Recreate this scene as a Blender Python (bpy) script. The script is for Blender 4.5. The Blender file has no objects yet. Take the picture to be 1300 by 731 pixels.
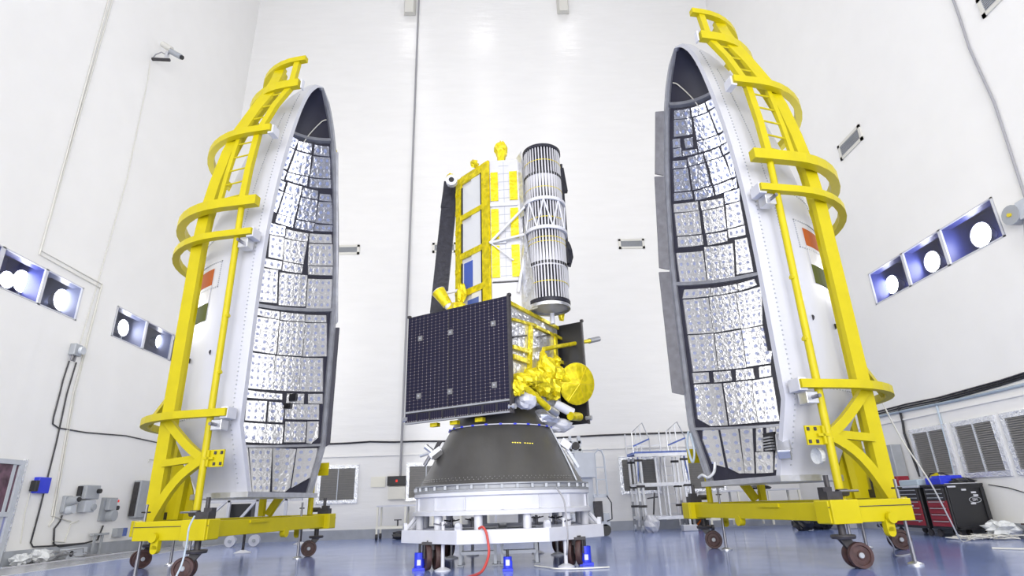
import bpy, math, random
from mathutils import Vector, Matrix
random.seed(7)
SC = bpy.context.scene
COL = SC.collection
# ------------------------------------------------------------------ camera
H = 0.95
F_PX = 728.3
def _n(v): return Vector(v).normalized()
_Z = _n((588-650, 1935.5, F_PX)); _Y = Vector((637-650, -274.5, F_PX)).normalized()
_Y = (_Y - _Z*_Y.dot(_Z)).normalized(); _X = _Z.cross(_Y)
if _X.x < 0: _X = -_X
cam_data = bpy.data.cameras.new('camera'); cam_data.sensor_width = 36; cam_data.lens = F_PX/1300*36
cam_data.clip_end = 200
cam = bpy.data.objects.new('camera', cam_data); COL.objects.link(cam)
cam.matrix_world = Matrix(((_X.x, _X.y, -_X.z, 0), (_Y.x, _Y.y, -_Y.z, 0), (_Z.x, _Z.y, -_Z.z, H), (0, 0, 0, 1)))
SC.camera = cam
# ------------------------------------------------------------------ world, lights, exposure
SC.view_settings.view_transform = 'Standard'; SC.view_settings.look = 'None'
SC.view_settings.gamma = 1; SC.view_settings.exposure = 0.1
w = bpy.data.worlds.new('world'); SC.world = w; w.use_nodes = True
w.node_tree.nodes['Background'].inputs[0].default_value = (.8, .85, 1, 1); w.node_tree.nodes['Background'].inputs[1].default_value = .06
def area(name, loc, size, power, tgt=None, col=(1, .99, .97), sy=None):
    l = bpy.data.lights.new(name, 'AREA'); l.energy = power; l.size = size; l.color = col
    if sy: l.shape = 'RECTANGLE'; l.size_y = sy
    o = bpy.data.objects.new(name, l); COL.objects.link(o); o.location = loc
    if tgt is not None:
        o.rotation_euler = (Vector(tgt)-Vector(loc)).to_track_quat('-Z', 'Y').to_euler()
    return o
for ix, x in enumerate((-5.2, -.6, 4.9)):
    for iy, y in enumerate((-3, 2, 7, 12.5)):
        area('high_bay_light', (x, y, 29.6), 1.4, 50)
# added area fill behind the camera, lights walls and objects evenly
area('added_front_fill', (-.3, -6.3, 6.5), 18, 3700, (-.3, 20, 6.5), (1, .985, .965), sy=12)
# ------------------------------------------------------------------ helpers
def ray(px, py):
    v = Vector((px-650, -(py-365.5), F_PX)); return Vector((_X.dot(v), _Y.dot(v), _Z.dot(v)))
def onY(px, py, y): r = ray(px, py); return Vector((0, 0, H))+r*(y/r.y)
def onX(px, py, x): r = ray(px, py); return Vector((0, 0, H))+r*(x/r.x)
def onP(px, py, p0, n):
    r = ray(px, py); o = Vector((0, 0, H)); return o+r*((Vector(p0)-o).dot(Vector(n))/r.dot(Vector(n)))
PI = math.pi
def V(*a): return Vector(a)
class MB:
    def __init__(s): s.v = []; s.f = []; s.uv = {}
    def add(s, vs, fs):
        b = len(s.v); s.v += [tuple(x) for x in vs]; s.f += [tuple(b+i for i in f) for f in fs]; return s
    def box(s, c, d, ax=None):
        c = Vector(c); ax = ax or (V(1, 0, 0), V(0, 1, 0), V(0, 0, 1)); h = [ax[i]*(d[i]/2) for i in range(3)]
        vs = [c+h[0]*i+h[1]*j+h[2]*k for i in (-1, 1) for j in (-1, 1) for k in (-1, 1)]
        return s.add(vs, [(0, 1, 3, 2), (4, 6, 7, 5), (0, 4, 5, 1), (2, 3, 7, 6), (0, 2, 6, 4), (1, 5, 7, 3)])
    def lohi(s, a, b):
        return s.box([(a[i]+b[i])/2 for i in range(3)], [abs(b[i]-a[i]) for i in range(3)])
    def bar(s, p, q, w, h, up=(0, 0, 1)):
        p, q = Vector(p), Vector(q); z = (q-p); L = z.length
        if L < 1e-6: return s
        z.normalize(); x = Vector(up).cross(z)
        if x.length < 1e-3: x = V(1, 0, 0).cross(z)
        x.normalize(); y = z.cross(x)
        return s.box((p+q)/2, (w, h, L), (x, y, z))
    def tube(s, p, q, r, n=10, r2=None, cap=True):
        p, q = Vector(p), Vector(q); z = (q-p)
        if z.length < 1e-6: return s
        z.normalize(); x = z.orthogonal().normalized(); y = z.cross(x); r2 = r if r2 is None else r2
        vs = []
        for c, rr in ((p, r), (q, r2)):
            for i in range(n):
                a = 2*PI*i/n; vs.append(c+(x*math.cos(a)+y*math.sin(a))*rr)
        fs = [(i, (i+1) % n, n+(i+1) % n, n+i) for i in range(n)]
        if cap: fs += [tuple(range(n))[::-1], tuple(range(n, 2*n))]
        return s.add(vs, fs)
    def path(s, pts, r, n=6, closed=False):
        pts = [Vector(p) for p in pts]; m = len(pts); prev = None; vs = []
        for i, p in enumerate(pts):
            a = pts[(i-1) % m] if (i > 0 or closed) else p; b = pts[(i+1) % m] if (i < m-1 or closed) else p
            t = (b-a).normalized()
            x = t.orthogonal().normalized() if prev is None else (prev-t*prev.dot(t)).normalized()
            prev = x; y = t.cross(x)
            for k in range(n):
                an = 2*PI*k/n; vs.append(p+(x*math.cos(an)+y*math.sin(an))*r)
        fs = []
        for i in range(m if closed else m-1):
            j = (i+1) % m
            for k in range(n): fs.append((i*n+k, i*n+(k+1) % n, j*n+(k+1) % n, j*n+k))
        if not closed: fs += [tuple(range(n))[::-1], tuple(range((m-1)*n, m*n))]
        return s.add(vs, fs)
    def sweep(s, pts, wd, ht, side):          # rectangular bar along pts; side(i, point) gives the width direction
        pts = [Vector(p) for p in pts]; m = len(pts); vs = []
        for i, p in enumerate(pts):
            t = (pts[min(i+1, m-1)]-pts[max(i-1, 0)]).normalized()
            x = Vector(side(i, p)); x = (x-t*x.dot(t)).normalized(); y = t.cross(x)
            for a, b in ((-1, -1), (1, -1), (1, 1), (-1, 1)): vs.append(p+x*a*wd/2+y*b*ht/2)
        fs = [(i*4+k, i*4+(k+1) % 4, i*4+4+(k+1) % 4, i*4+4+k) for i in range(m-1) for k in range(4)]
        fs += [(3, 2, 1, 0), tuple(range((m-1)*4, m*4))]
        return s.add(vs, fs)
    def lathe(s, prof, c=(0, 0, 0), n=32, a0=0, a1=2*PI, ax=None):
        c = Vector(c); ax = ax or (V(1, 0, 0), V(0, 1, 0), V(0, 0, 1)); full = abs(a1-a0-2*PI) < 1e-6
        m = n if full else n+1; vs = []
        for r, z in prof:
            for i in range(m):
                a = a0+(a1-a0)*i/n; vs.append(c+ax[0]*(r*math.cos(a))+ax[1]*(r*math.sin(a))+ax[2]*z)
        fs = []
        for j in range(len(prof)-1):
            for i in range(n):
                k = (i+1) % m; fs.append((j*m+i, j*m+k, (j+1)*m+k, (j+1)*m+i))
        return s.add(vs, fs)
    def prism(s, poly, z0, z1):
        n = len(poly); vs = [(p[0], p[1], z0) for p in poly]+[(p[0], p[1], z1) for p in poly]
        return s.add(vs, [(i, (i+1) % n, n+(i+1) % n, n+i) for i in range(n)]+[tuple(range(n))[::-1], tuple(range(n, 2*n))])
    def slab(s, poly, off):                   # polygon (3D, in order) thickened along off
        off = Vector(off); n = len(poly); vs = [Vector(p) for p in poly]+[Vector(p)+off for p in poly]
        return s.add(vs, [(i, (i+1) % n, n+(i+1) % n, n+i) for i in range(n)]+[tuple(range(n))[::-1], tuple(range(n, 2*n))])
    def blob(s, c, r, amp=.2, n=9, seed=0):
        rnd = random.Random(seed); c = Vector(c); vs = []; fs = []
        r = r if isinstance(r, (tuple, list)) else (r, r, r)
        for j in range(n+1):
            for i in range(2*n):
                t = PI*j/n; a = PI*i/n; k = 1+amp*(rnd.random()-.5)*2 if 0 < j < n else 1
                vs.append(c+V(r[0]*math.sin(t)*math.cos(a), r[1]*math.sin(t)*math.sin(a), r[2]*math.cos(t))*k)
        m = 2*n
        for j in range(n):
            for i in range(m): fs.append((j*m+i, (j+1)*m+i, (j+1)*m+(i+1) % m, j*m+(i+1) % m))
        return s.add(vs, fs)
    def build(s, name, mat, parent=None, world=True, smooth=None, bevel=0, uv=None):
        vs = s.v
        if parent is not None and world:
            r = parent
            while r.parent: r = r.parent
            inv = (Matrix.Translation(r.location) @ r.rotation_euler.to_matrix().to_4x4()).inverted()
            vs = [inv @ Vector(v) for v in vs]
        me = bpy.data.meshes.new(name); me.from_pydata([tuple(v) for v in vs], [], s.f); me.materials.append(mat)
        me.validate(); me.update()
        if smooth:
            me.polygons.foreach_set('use_smooth', [True]*len(me.polygons)); me.set_sharp_from_angle(angle=math.radians(smooth))
        if uv:
            l = me.uv_layers.new(name='UVMap')
            for p in me.polygons:
                for li in p.loop_indices:
                    vi = me.loops[li].vertex_index; l.data[li].uv = uv[vi] if vi < len(uv) else (0, 0)
        o = bpy.data.objects.new(name, me); COL.objects.link(o)
        if parent is not None: o.parent = parent
        if bevel:
            b = o.modifiers.new('bevel', 'BEVEL'); b.width = bevel; b.segments = 2; b.limit_method = 'ANGLE'
        return o
def smooth_pts(P, k=6):
    P = [Vector(q) for q in P]; out = []
    for i in range(len(P)-1):
        a, b, c, d = P[max(i-1, 0)], P[i], P[i+1], P[min(i+2, len(P)-1)]
        for j in range(k):
            t = j/k; out.append(.5*((2*b)+(c-a)*t+(2*a-5*b+4*c-d)*t*t+(3*b-a-3*c+d)*t**3))
    return out+[P[-1]]
def tag(o, label=None, cat=None, group=None, kind=None):
    if label: o['label'] = label
    if cat: o['category'] = cat
    if group: o['group'] = group
    if kind: o['kind'] = kind
    return o
def thing(name, label, cat, loc=(0, 0, 0), rz=0, group=None):
    o = bpy.data.objects.new(name, None); COL.objects.link(o); o.empty_display_size = .1
    o.location = loc; o.rotation_euler = (0, 0, rz); return tag(o, label, cat, group)
def dup(root, loc, rz, label, group=None):
    r = root.copy(); COL.objects.link(r); r.location = loc; r.rotation_euler = (0, 0, rz); r['label'] = label
    if group: r['group'] = group
    for ch in list(root.children):
        c = ch.copy(); COL.objects.link(c); c.parent = r
        for g in list(ch.children):
            d = g.copy(); COL.objects.link(d); d.parent = c
    return r
def dup_part(o, parent, loc=(0, 0, 0), rot=(0, 0, 0)):
    c = o.copy(); COL.objects.link(c); c.parent = parent; c.location = loc; c.rotation_euler = rot; return c
def struct(o): o['kind'] = 'structure'; return o
# ------------------------------------------------------------------ materials
def mat(name, col, rough=.5, metal=0, bump=0, scale=20, var=0, coat=0, kind='noise', spec=.5, stretch=(1, 1, 1)):
    m = bpy.data.materials.new(name); m.use_nodes = True; nt = m.node_tree; b = nt.nodes['Principled BSDF']
    b.inputs['Base Color'].default_value = (*col, 1); b.inputs['Roughness'].default_value = rough
    b.inputs['Metallic'].default_value = metal; b.inputs['Coat Weight'].default_value = coat; b.inputs['Coat Roughness'].default_value = .15
    b.inputs['Specular IOR Level'].default_value = spec
    if bump or var:
        tc = nt.nodes.new('ShaderNodeTexCoord'); mp = nt.nodes.new('ShaderNodeMapping'); mp.inputs['Scale'].default_value = stretch
        nt.links.new(tc.outputs['Object'], mp.inputs[0])
        if kind == 'voronoi':
            t = nt.nodes.new('ShaderNodeTexVoronoi'); t.inputs['Scale'].default_value = scale; t.feature = 'F1'; fac = t.outputs['Distance']
            nz = nt.nodes.new('ShaderNodeTexNoise'); nz.inputs['Scale'].default_value = scale*.6; nz.inputs['Detail'].default_value = 3
            nt.links.new(mp.outputs[0], nz.inputs['Vector'])
            mx = nt.nodes.new('ShaderNodeVectorMath'); mx.operation = 'MULTIPLY_ADD'; mx.inputs[1].default_value = (.25, .25, .25)
            nt.links.new(nz.outputs['Color'], mx.inputs[0]); nt.links.new(mp.outputs[0], mx.inputs[2]); nt.links.new(mx.outputs[0], t.inputs['Vector'])
        else:
            t = nt.nodes.new('ShaderNodeTexNoise'); t.inputs['Scale'].default_value = scale; t.inputs['Detail'].default_value = 6; fac = t.outputs['Fac']
            nt.links.new(mp.outputs[0], t.inputs['Vector'])
        if bump:
            bp = nt.nodes.new('ShaderNodeBump'); bp.inputs['Strength'].default_value = bump; bp.inputs['Distance'].default_value = .02
            nt.links.new(fac, bp.inputs['Height']); nt.links.new(bp.outputs[0], b.inputs['Normal'])
        if var:
            r = nt.nodes.new('ShaderNodeValToRGB'); r.color_ramp.elements[0].position = .3; r.color_ramp.elements[1].position = .7
            r.color_ramp.elements[0].color = (*[c*(1-var) for c in col], 1); r.color_ramp.elements[1].color = (*[min(1, c*(1+var)) for c in col], 1)
            nt.links.new(fac, r.inputs[0]); nt.links.new(r.outputs[0], b.inputs['Base Color'])
    return m
def emat(name, col, st):
    m = bpy.data.materials.new(name); m.use_nodes = True; b = m.node_tree.nodes['Principled BSDF']
    b.inputs['Base Color'].default_value = (*col, 1); b.inputs['Emission Color'].default_value = (*col, 1); b.inputs['Emission Strength'].default_value = st
    return m
M_wall = mat('wall_paint', (.85, .845, .83), .32, bump=.05, scale=1.2, var=.015)
M_wallb = mat('wall_paint_back', (.81, .805, .795), .17, bump=.75, scale=1.3, var=.015, stretch=(.6, 1, 3))
M_ceil = mat('ceiling_paint', (.8, .8, .8), .6)
M_base = mat('baseboard_grey', (.36, .38, .42), .3, var=.1, scale=3)
M_white = mat('white_steel', (.60, .61, .66), .35, var=.04, scale=4)
M_cream = mat('cream_steel', (.78, .76, .66), .4)
M_yel = mat('yellow_paint', (.52, .435, .003), .42, var=.05, scale=3, spec=.3)
M_shell = mat('shell_white', (.56, .57, .63), .35, var=.04, scale=1.5, stretch=(1, 1, .4))
M_seal = mat('seal_strip_grey', (.14, .14, .16), .45, var=.2, scale=6)
M_dark = mat('shell_inside', (.022, .022, .04), .5, bump=.1, scale=30)
M_rim = mat('rim_grey', (.33, .34, .38), .38, metal=.3, var=.15, scale=5)
M_alu = mat('aluminium', (.62, .63, .66), .3, metal=.8, var=.08, scale=8)
M_foilstrip = mat('foil_tape', (.8, .82, .86), .25, metal=.7, bump=.5, scale=14, kind='voronoi')
M_gold = mat('gold_foil', (.74, .61, .010), .32, metal=.4, bump=.6, scale=8, var=.14, kind='voronoi')
M_silver = mat('silver_foil', (.66, .67, .71), .3, metal=.7, bump=.7, scale=9, var=.1, kind='voronoi')
M_black = mat('black_paint', (.015, .015, .018), .4)
M_blackm = mat('cast_iron', (.035, .032, .036), .5, var=.3, scale=12)
M_chrome = mat('chrome', (.22, .22, .24), .4, metal=.8)
M_rust = mat('rusty_wheel', (.058, .027, .025), .6, var=.35, scale=14, bump=.2)
M_grey = mat('grey_enamel', (.36, .38, .41), .4, var=.05, scale=5)
M_lgrey = mat('light_grey_enamel', (.52, .55, .60), .4, var=.04, scale=5)
M_cable = mat('black_cable', (.03, .03, .035), .5)
M_gcable = mat('grey_cable', (.30, .30, .32), .5)
M_wcable = mat('cream_conduit', (.66, .65, .60), .5)
M_blue = mat('blue_paint', (.02, .04, .62), .35)
M_bluebox = mat('dusty_blue', (.10, .16, .45), .45, var=.2, scale=10)
M_lblue = mat('pale_blue_pipe', (.42, .50, .58), .4)
M_red = mat('red_enamel', (.26, .012, .025), .35)
M_hose = mat('red_hose', (.5, .06, .05), .5)
M_orange = mat('saffron_print', (.40, .085, .004), .8, spec=.2)
M_green = mat('green_print', (.075, .09, .006), .8, spec=.2)
M_cone = mat('carbon_cone', (.062, .060, .058), .36, var=.12, scale=2, bump=.04, spec=.6)
M_flange = mat('flange_grey', (.30, .31, .33), .45, metal=.2, var=.1, scale=6)
M_slat = mat('louvre_slat', (.26, .25, .235), .5)
M_louv = mat('louvre_grey', (.20, .20, .20), .5, metal=.3, var=.1, scale=10)
M_plastic = mat('clear_crumpled_plastic', (.7, .72, .74), .2, bump=.8, scale=12, kind='voronoi')
M_sat = mat('radiator_white', (.54, .54, .57), .3, var=.03, scale=6)
M_osr = mat('mirror_tiles', (.64, .65, .66), .15)
M_bluerefl = mat('blue_reflection', (.08, .14, .50), .3, metal=.3)  # colour of a reflection painted on the mirror tiles
M_carbon = mat('stowed_array_dark', (.026, .026, .036), .4, bump=.5, scale=10, var=.3, spec=.2)
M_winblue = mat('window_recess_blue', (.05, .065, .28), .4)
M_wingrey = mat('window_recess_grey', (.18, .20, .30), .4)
M_lamp = emat('flood_lamp_lens', (1, 1, 1), 14)
M_gold2 = mat('gold_paint_edge', (.75, .6, .03), .4, metal=.3)
M_redp = emat('red_indicator', (.8, .03, .02), .3)
# floor: polished blue-grey epoxy with a grey walkway along the left wall
def floor_mat():
    m = mat('epoxy_floor', (.22, .28, .50), .13, coat=.3); nt = m.node_tree; b = nt.nodes['Principled BSDF']
    tc = nt.nodes.new('ShaderNodeTexCoord'); n = nt.nodes.new('ShaderNodeTexNoise'); n.inputs['Scale'].default_value = .7; n.inputs['Detail'].default_value = 5
    r = nt.nodes.new('ShaderNodeValToRGB'); r.color_ramp.elements[0].position = .3; r.color_ramp.elements[0].color = (.155, .225, .53, 1)
    r.color_ramp.elements[1].position = .75; r.color_ramp.elements[1].color = (.22, .29, .56, 1)
    nt.links.new(tc.outputs['Object'], n.inputs['Vector']); nt.links.new(n.outputs['Fac'], r.inputs[0]); nt.links.new(r.outputs[0], b.inputs['Base Color'])
    n2 = nt.nodes.new('ShaderNodeTexNoise'); n2.inputs['Scale'].default_value = 1.8; n2.inputs['Detail'].default_value = 4
    mr = nt.nodes.new('ShaderNodeMapRange'); mr.inputs[3].default_value = .10; mr.inputs[4].default_value = .24
    nt.links.new(tc.outputs['Object'], n2.inputs['Vector']); nt.links.new(n2.outputs['Fac'], mr.inputs[0]); nt.links.new(mr.outputs[0], b.inputs['Roughness'])
    bp = nt.nodes.new('ShaderNodeBump'); bp.inputs['Strength'].default_value = .06; bp.inputs['Distance'].default_value = .02
    nt.links.new(n2.outputs['Fac'], bp.inputs['Height']); nt.links.new(bp.outputs[0], b.inputs['Normal'])
    return m
M_floor = floor_mat()
M_path = mat('walkway_grey', (.34, .35, .38), .2, var=.08, scale=1.5)
def uvgrid_mat(name, col, dot, sx, sy, rad, rough, metal, bump, scale, line=None):
    """foil panel: crinkled film with round button print on a UV grid, or solar cells when line is given"""
    m = mat(name, col, rough, metal, bump=bump, scale=scale, kind='voronoi'); nt = m.node_tree; b = nt.nodes['Principled BSDF']
    uv = nt.nodes.new('ShaderNodeUVMap'); mp = nt.nodes.new('ShaderNodeVectorMath'); mp.operation = 'MULTIPLY'; mp.inputs[1].default_value = (sx, sy, 1)
    fr = nt.nodes.new('ShaderNodeVectorMath'); fr.operation = 'FRACTION'
    nt.links.new(uv.outputs[0], mp.inputs[0]); nt.links.new(mp.outputs[0], fr.inputs[0])
    b.inputs['Specular IOR Level'].default_value = .5 if line is None else .15
    if line is None:
        sub = nt.nodes.new('ShaderNodeVectorMath'); sub.operation = 'SUBTRACT'; sub.inputs[1].default_value = (.5, .5, 0)
        ln = nt.nodes.new('ShaderNodeVectorMath'); ln.operation = 'LENGTH'
        nt.links.new(fr.outputs[0], sub.inputs[0]); nt.links.new(sub.outputs[0], ln.inputs[0])
        lt = nt.nodes.new('ShaderNodeMath'); lt.operation = 'LESS_THAN'; lt.inputs[1].default_value = rad; nt.links.new(ln.outputs['Value'], lt.inputs[0])
        mx = nt.nodes.new('ShaderNodeMix'); mx.data_type = 'RGBA'; mx.inputs[6].default_value = (*col, 1); mx.inputs[7].default_value = (*dot, 1)
        nt.links.new(lt.outputs[0], mx.inputs[0]); nt.links.new(mx.outputs[2], b.inputs['Base Color'])
        k = nt.nodes.new('ShaderNodeMath'); k.operation = 'MULTIPLY_ADD'; k.inputs[1].default_value = -metal*.7; k.inputs[2].default_value = metal
        nt.links.new(lt.outputs[0], k.inputs[0]); nt.links.new(k.outputs[0], b.inputs['Metallic'])
    else:
        sp = nt.nodes.new('ShaderNodeSeparateXYZ'); nt.links.new(fr.outputs[0], sp.inputs[0])
        a = nt.nodes.new('ShaderNodeMath'); a.operation = 'LESS_THAN'; a.inputs[1].default_value = line[0]; nt.links.new(sp.outputs[0], a.inputs[0])
        c = nt.nodes.new('ShaderNodeMath'); c.operation = 'LESS_THAN'; c.inputs[1].default_value = line[1]; nt.links.new(sp.outputs[1], c.inputs[0])
        mul = nt.nodes.new('ShaderNodeMath'); mul.operation = 'MULTIPLY'; nt.links.new(a.outputs[0], mul.inputs[0]); nt.links.new(c.outputs[0], mul.inputs[1])
        mx = nt.nodes.new('ShaderNodeMix'); mx.data_type = 'RGBA'; mx.inputs[6].default_value = (*col, 1); mx.inputs[7].default_value = (.10, .08, .09, 1)
        mxx = nt.nodes.new('ShaderNodeMath'); mxx.operation = 'MAXIMUM'; nt.links.new(a.outputs[0], mxx.inputs[0]); nt.links.new(c.outputs[0], mxx.inputs[1])
        m05 = nt.nodes.new('ShaderNodeMath'); m05.operation = 'MULTIPLY'; m05.inputs[1].default_value = .55; nt.links.new(mxx.outputs[0], m05.inputs[0])
        nt.links.new(m05.outputs[0], mx.inputs[0])
        m2 = nt.nodes.new('ShaderNodeMix'); m2.data_type = 'RGBA'; m2.inputs[7].default_value = (*dot, 1)
        nt.links.new(mx.outputs[2], m2.inputs[6]); nt.links.new(mul.outputs[0], m2.inputs[0]); nt.links.new(m2.outputs[2], b.inputs['Base Color'])
    return m
M_foil = uvgrid_mat('foil_panel', (.78, .78, .79), (.40, .44, .64), 1, 1, .21, .28, .5, .38, 13)
M_foilt = uvgrid_mat('foil_panel_shiny', (.74, .77, .88), (.36, .42, .68), 1, 1, .22, .24, .7, .5, 9)
M_cells = uvgrid_mat('solar_cells', (.012, .012, .03), (.55, .55, .55), 1, 1, 0, .3, .1, 0, 10, line=(.13, .10))
# ================================================================== SETTING
XL, XR, YB, YF, ZC = -11.0, 10.4, 21.0, -6.5, 30.0
struct(MB().lohi((XL-1.5, YF-.3, -.2), (XR+1.5, YB+.3, 0)).build('floor', M_floor))
struct(MB().lohi((XL, YF, 0), (XL+1.9, YB, .004)).build('floor_walkway', M_path))
struct(MB().lohi((XL-1.5, YF-.3, ZC), (XR+1.5, YB+.3, ZC+.2)).build('ceiling', M_ceil))
struct(MB().lohi((XL-1.5, YB, 0), (XR+1.5, YB+.3, ZC)).build('wall_back', M_wallb))
struct(MB().lohi((XL-1.5, YF-.3, 0), (XR+1.5, YF, ZC)).build('wall_front', M_wall))
WZ0, WZ1 = 5.76, 6.67
PANES_L = [(10.55, 11.85), (11.92, 13.15), (13.22, 14.45), (15.97, 17.40), (17.47, 18.92), (18.99, 20.4)]
PANES_R = [(10.45, 11.93), (12.0, 13.27), (13.34, 14.70), (16.0, 17.4), (17.47, 18.9)]
def side_wall(name, x0, x1, groups):
    m = MB(); m.lohi((x0, YF, 0), (x1, YB, WZ0)); m.lohi((x0, YF, WZ1), (x1, YB, ZC)); y = YF
    for a, b in groups:
        m.lohi((x0, y, WZ0), (x1, a, WZ1)); y = b
    m.lohi((x0, y, WZ0), (x1, YB, WZ1)); return struct(m.build(name, M_wall))
side_wall('wall_left', XL-.25, XL, [(10.50, 14.50), (15.92, 20.45)])
side_wall('wall_right', XR, XR+.25, [(10.40, 14.75), (15.95, 18.95)])
struct(MB().lohi((XL, YF, 0), (XL+.03, YB, .30)).build('baseboard_left', M_base))
struct(MB().lohi((XR-.03, YF, 0), (XR, YB, .28)).build('baseboard_right', M_base))
struct(MB().lohi((XL+.03, YB-.03, 0), (XR-.03, YB, .30)).build('baseboard_back', M_base))
struct(MB().lohi((XL+1.9, YF, 0), (XL+1.96, YB, .006)).build('trim_1', M_white))      # white line along the walkway
struct(MB().lohi((XL+.45, YF, 0), (XL+.53, YB-2, .02)).build('trim_2', M_white))      # cable cover strip on the floor
struct(MB().lohi((XL+.03, YB-.04, 2.66), (XR, YB, 2.70)).build('trim_3', M_wallb))    # thin ledge round the hall
struct(MB().lohi((XR-.04, YF, 2.66), (XR, YB, 2.70)).build('trim_4', M_wall))
def glass():
    m = bpy.data.materials.new('window_glass'); m.use_nodes = True; nt = m.node_tree; nt.nodes.clear()
    o = nt.nodes.new('ShaderNodeOutputMaterial'); t = nt.nodes.new('ShaderNodeBsdfTransparent'); t.inputs[0].default_value = (.88, .9, 1, 1)
    g = nt.nodes.new('ShaderNodeBsdfGlossy'); g.inputs['Roughness'].default_value = .04; x = nt.nodes.new('ShaderNodeMixShader'); x.inputs[0].default_value = .07
    nt.links.new(t.outputs[0], x.inputs[1]); nt.links.new(g.outputs[0], x.inputs[2]); nt.links.new(x.outputs[0], o.inputs[0]); return m
M_glass = glass()
widx = 0
def window(side, a, b, recess, lamps, lab):
    global widx
    widx += 1
    x = XL if side == 'L' else XR; s = -1 if side == 'L' else 1       # s points out of the room
    fr = MB()
    for (y0, y1, z0, z1) in ((a-.035, b+.035, WZ0, WZ0+.03), (a-.035, b+.035, WZ1-.03, WZ1), (a-.035, a+.01, WZ0, WZ1), (b-.01, b+.035, WZ0, WZ1)):
        fr.lohi((x-s*.015, y0, z0), (x+s*.03, y1, z1))
    w_ = fr.build('window_%d' % widx, M_white); struct(w_)
    MB().add([(x+s*.02, a+.01, WZ0+.03), (x+s*.02, b-.01, WZ0+.03), (x+s*.02, b-.01, WZ1-.03), (x+s*.02, a+.01, WZ1-.03)], [(0, 1, 2, 3)]).build('pane', M_glass, w_)
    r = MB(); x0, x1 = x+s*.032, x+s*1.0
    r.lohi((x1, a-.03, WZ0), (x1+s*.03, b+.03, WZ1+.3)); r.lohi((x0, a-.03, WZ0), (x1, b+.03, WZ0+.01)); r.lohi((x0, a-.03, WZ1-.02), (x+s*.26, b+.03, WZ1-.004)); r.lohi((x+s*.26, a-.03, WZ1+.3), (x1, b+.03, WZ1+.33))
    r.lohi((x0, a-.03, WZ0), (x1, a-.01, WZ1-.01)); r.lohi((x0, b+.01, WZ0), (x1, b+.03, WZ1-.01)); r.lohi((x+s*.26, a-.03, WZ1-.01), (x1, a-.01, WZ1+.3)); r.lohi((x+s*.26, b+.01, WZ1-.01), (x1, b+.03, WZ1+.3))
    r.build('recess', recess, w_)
    for i, (lx, ly, rr) in enumerate(lamps):
        q_ = onX(lx, ly, x+s*.45); yc, zc = q_.y, q_.z
        t = thing('flood_lamp', lab[i], 'lamp', (x+s*.45, yc, zc), 0, 'flood lamps behind the wall windows')
        ax = (V(0, 1, 0), V(0, 0, 1), V(-s, 0, 0))
        MB().lathe([(.06, -.30), (.10, -.28), (rr*.8, -.12), (rr, .0), (rr*1.04, .0), (rr*1.04, .02), (rr, .02)], n=24, ax=ax).build('reflector', M_alu, t, world=False, smooth=40)
        MB().lathe([(0.001, .05), (rr*.5, .045), (rr*.99, .01)], n=24, ax=ax).build('lens', M_lamp, t, world=False, smooth=40)
        area('flood_light', (x-s*.03, yc, zc), rr*1.4, 85, (-x, yc, zc), (1, .99, .97))
        MB().bar((0, 0, -rr), (0, 0, -(zc-WZ0-.01)), .05, .05).build('bracket', M_grey, t, world=False)
LL = ['round flood lamp behind the blue pane at far left, with a second glare beside it',
      'round flood lamp behind the end pane of the near window row on the left wall', 'round flood lamp behind the first grey pane of the second window row, left wall',
      'round flood lamp behind the second grey pane, just left of the yellow stand']
LP = [[], [(8, 355, .20), (27, 357, .27)], [(78, 381, .29)], [(156, 416, .25)], [(202, 434, .23)], []]
LLs = [[], ['small flood lamp overlapping a larger one behind the far left blue pane', LL[0]], LL[1:2], LL[2:3], LL[3:4], []]
for i, (a, b) in enumerate(PANES_L):
    window('L', a, b, M_winblue if i < 2 else M_wingrey, LP[i], LLs[i])
RL = ['largest round flood lamp, behind the rightmost pane of the right wall window row', 'round flood lamp behind the middle pane of the right wall window row',
      'round flood lamp behind the lower left pane of the three on the right wall', 'flood lamp behind the sliver of window beside the right yellow stand', '']
RP = [[(1246, 298, .28)], [(1184, 332, .26)], [(1133, 361, .25)], [(1079, 393, .24)], []]
for i, (a, b) in enumerate(PANES_R): window('R', a, b, M_winblue, RP[i], [RL[i]])
# ---- wall frames: WP(side, along, z, out) gives a point standing 'out' metres into the room
def WP(side, a, z, d=0):
    return V(XL+d, a, z) if side == 'L' else V(XR-d, a, z) if side == 'R' else V(a, YB-d, z)
def wbox(m, side, a0, a1, z0, z1, d0, d1):
    p, q = WP(side, a0, z0, d0), WP(side, a1, z1, d1)
    return m.lohi([min(p[i], q[i]) for i in range(3)], [max(p[i], q[i]) for i in range(3)])
def louvre(side, a0, a1, z0, z1, label, group):
    t = thing('louvre_grille', label, 'grille', WP(side, (a0+a1)/2, z0, 0), 0, group)
    m = MB(); e = .11
    for q in ((a0-e, a1+e, z0-e, z0), (a0-e, a1+e, z1, z1+e), (a0-e, a0, z0, z1), (a1, a1+e, z0, z1)): wbox(m, side, *q, 0, .05)
    m.build('frame', M_foilstrip, t)
    wbox(MB(), side, a0, a1, z0, z1, .004, .012).build('backing', M_louv, t)
    m = MB(); n = 22
    for i in range(n):
        z = z0+(z1-z0)*(i+.5)/n
        wbox(m, side, a0, a1, z-.008, z+.010, .012, .04)
    tag(m.build('slats', M_slat, t), kind='stuff')
    wbox(MB(), side, (a0+a1)/2-.015, (a0+a1)/2+.015, z0, z1, .01, .055).build('mullion', M_lgrey, t)
gB = 'floor level louvred grilles along the back wall'; gR = 'floor level louvred grilles along the right wall'
louvre('B', -6.22, -5.05, 1.25, 2.28, 'louvred grille on the back wall right of the left fairing half', gB)
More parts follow.
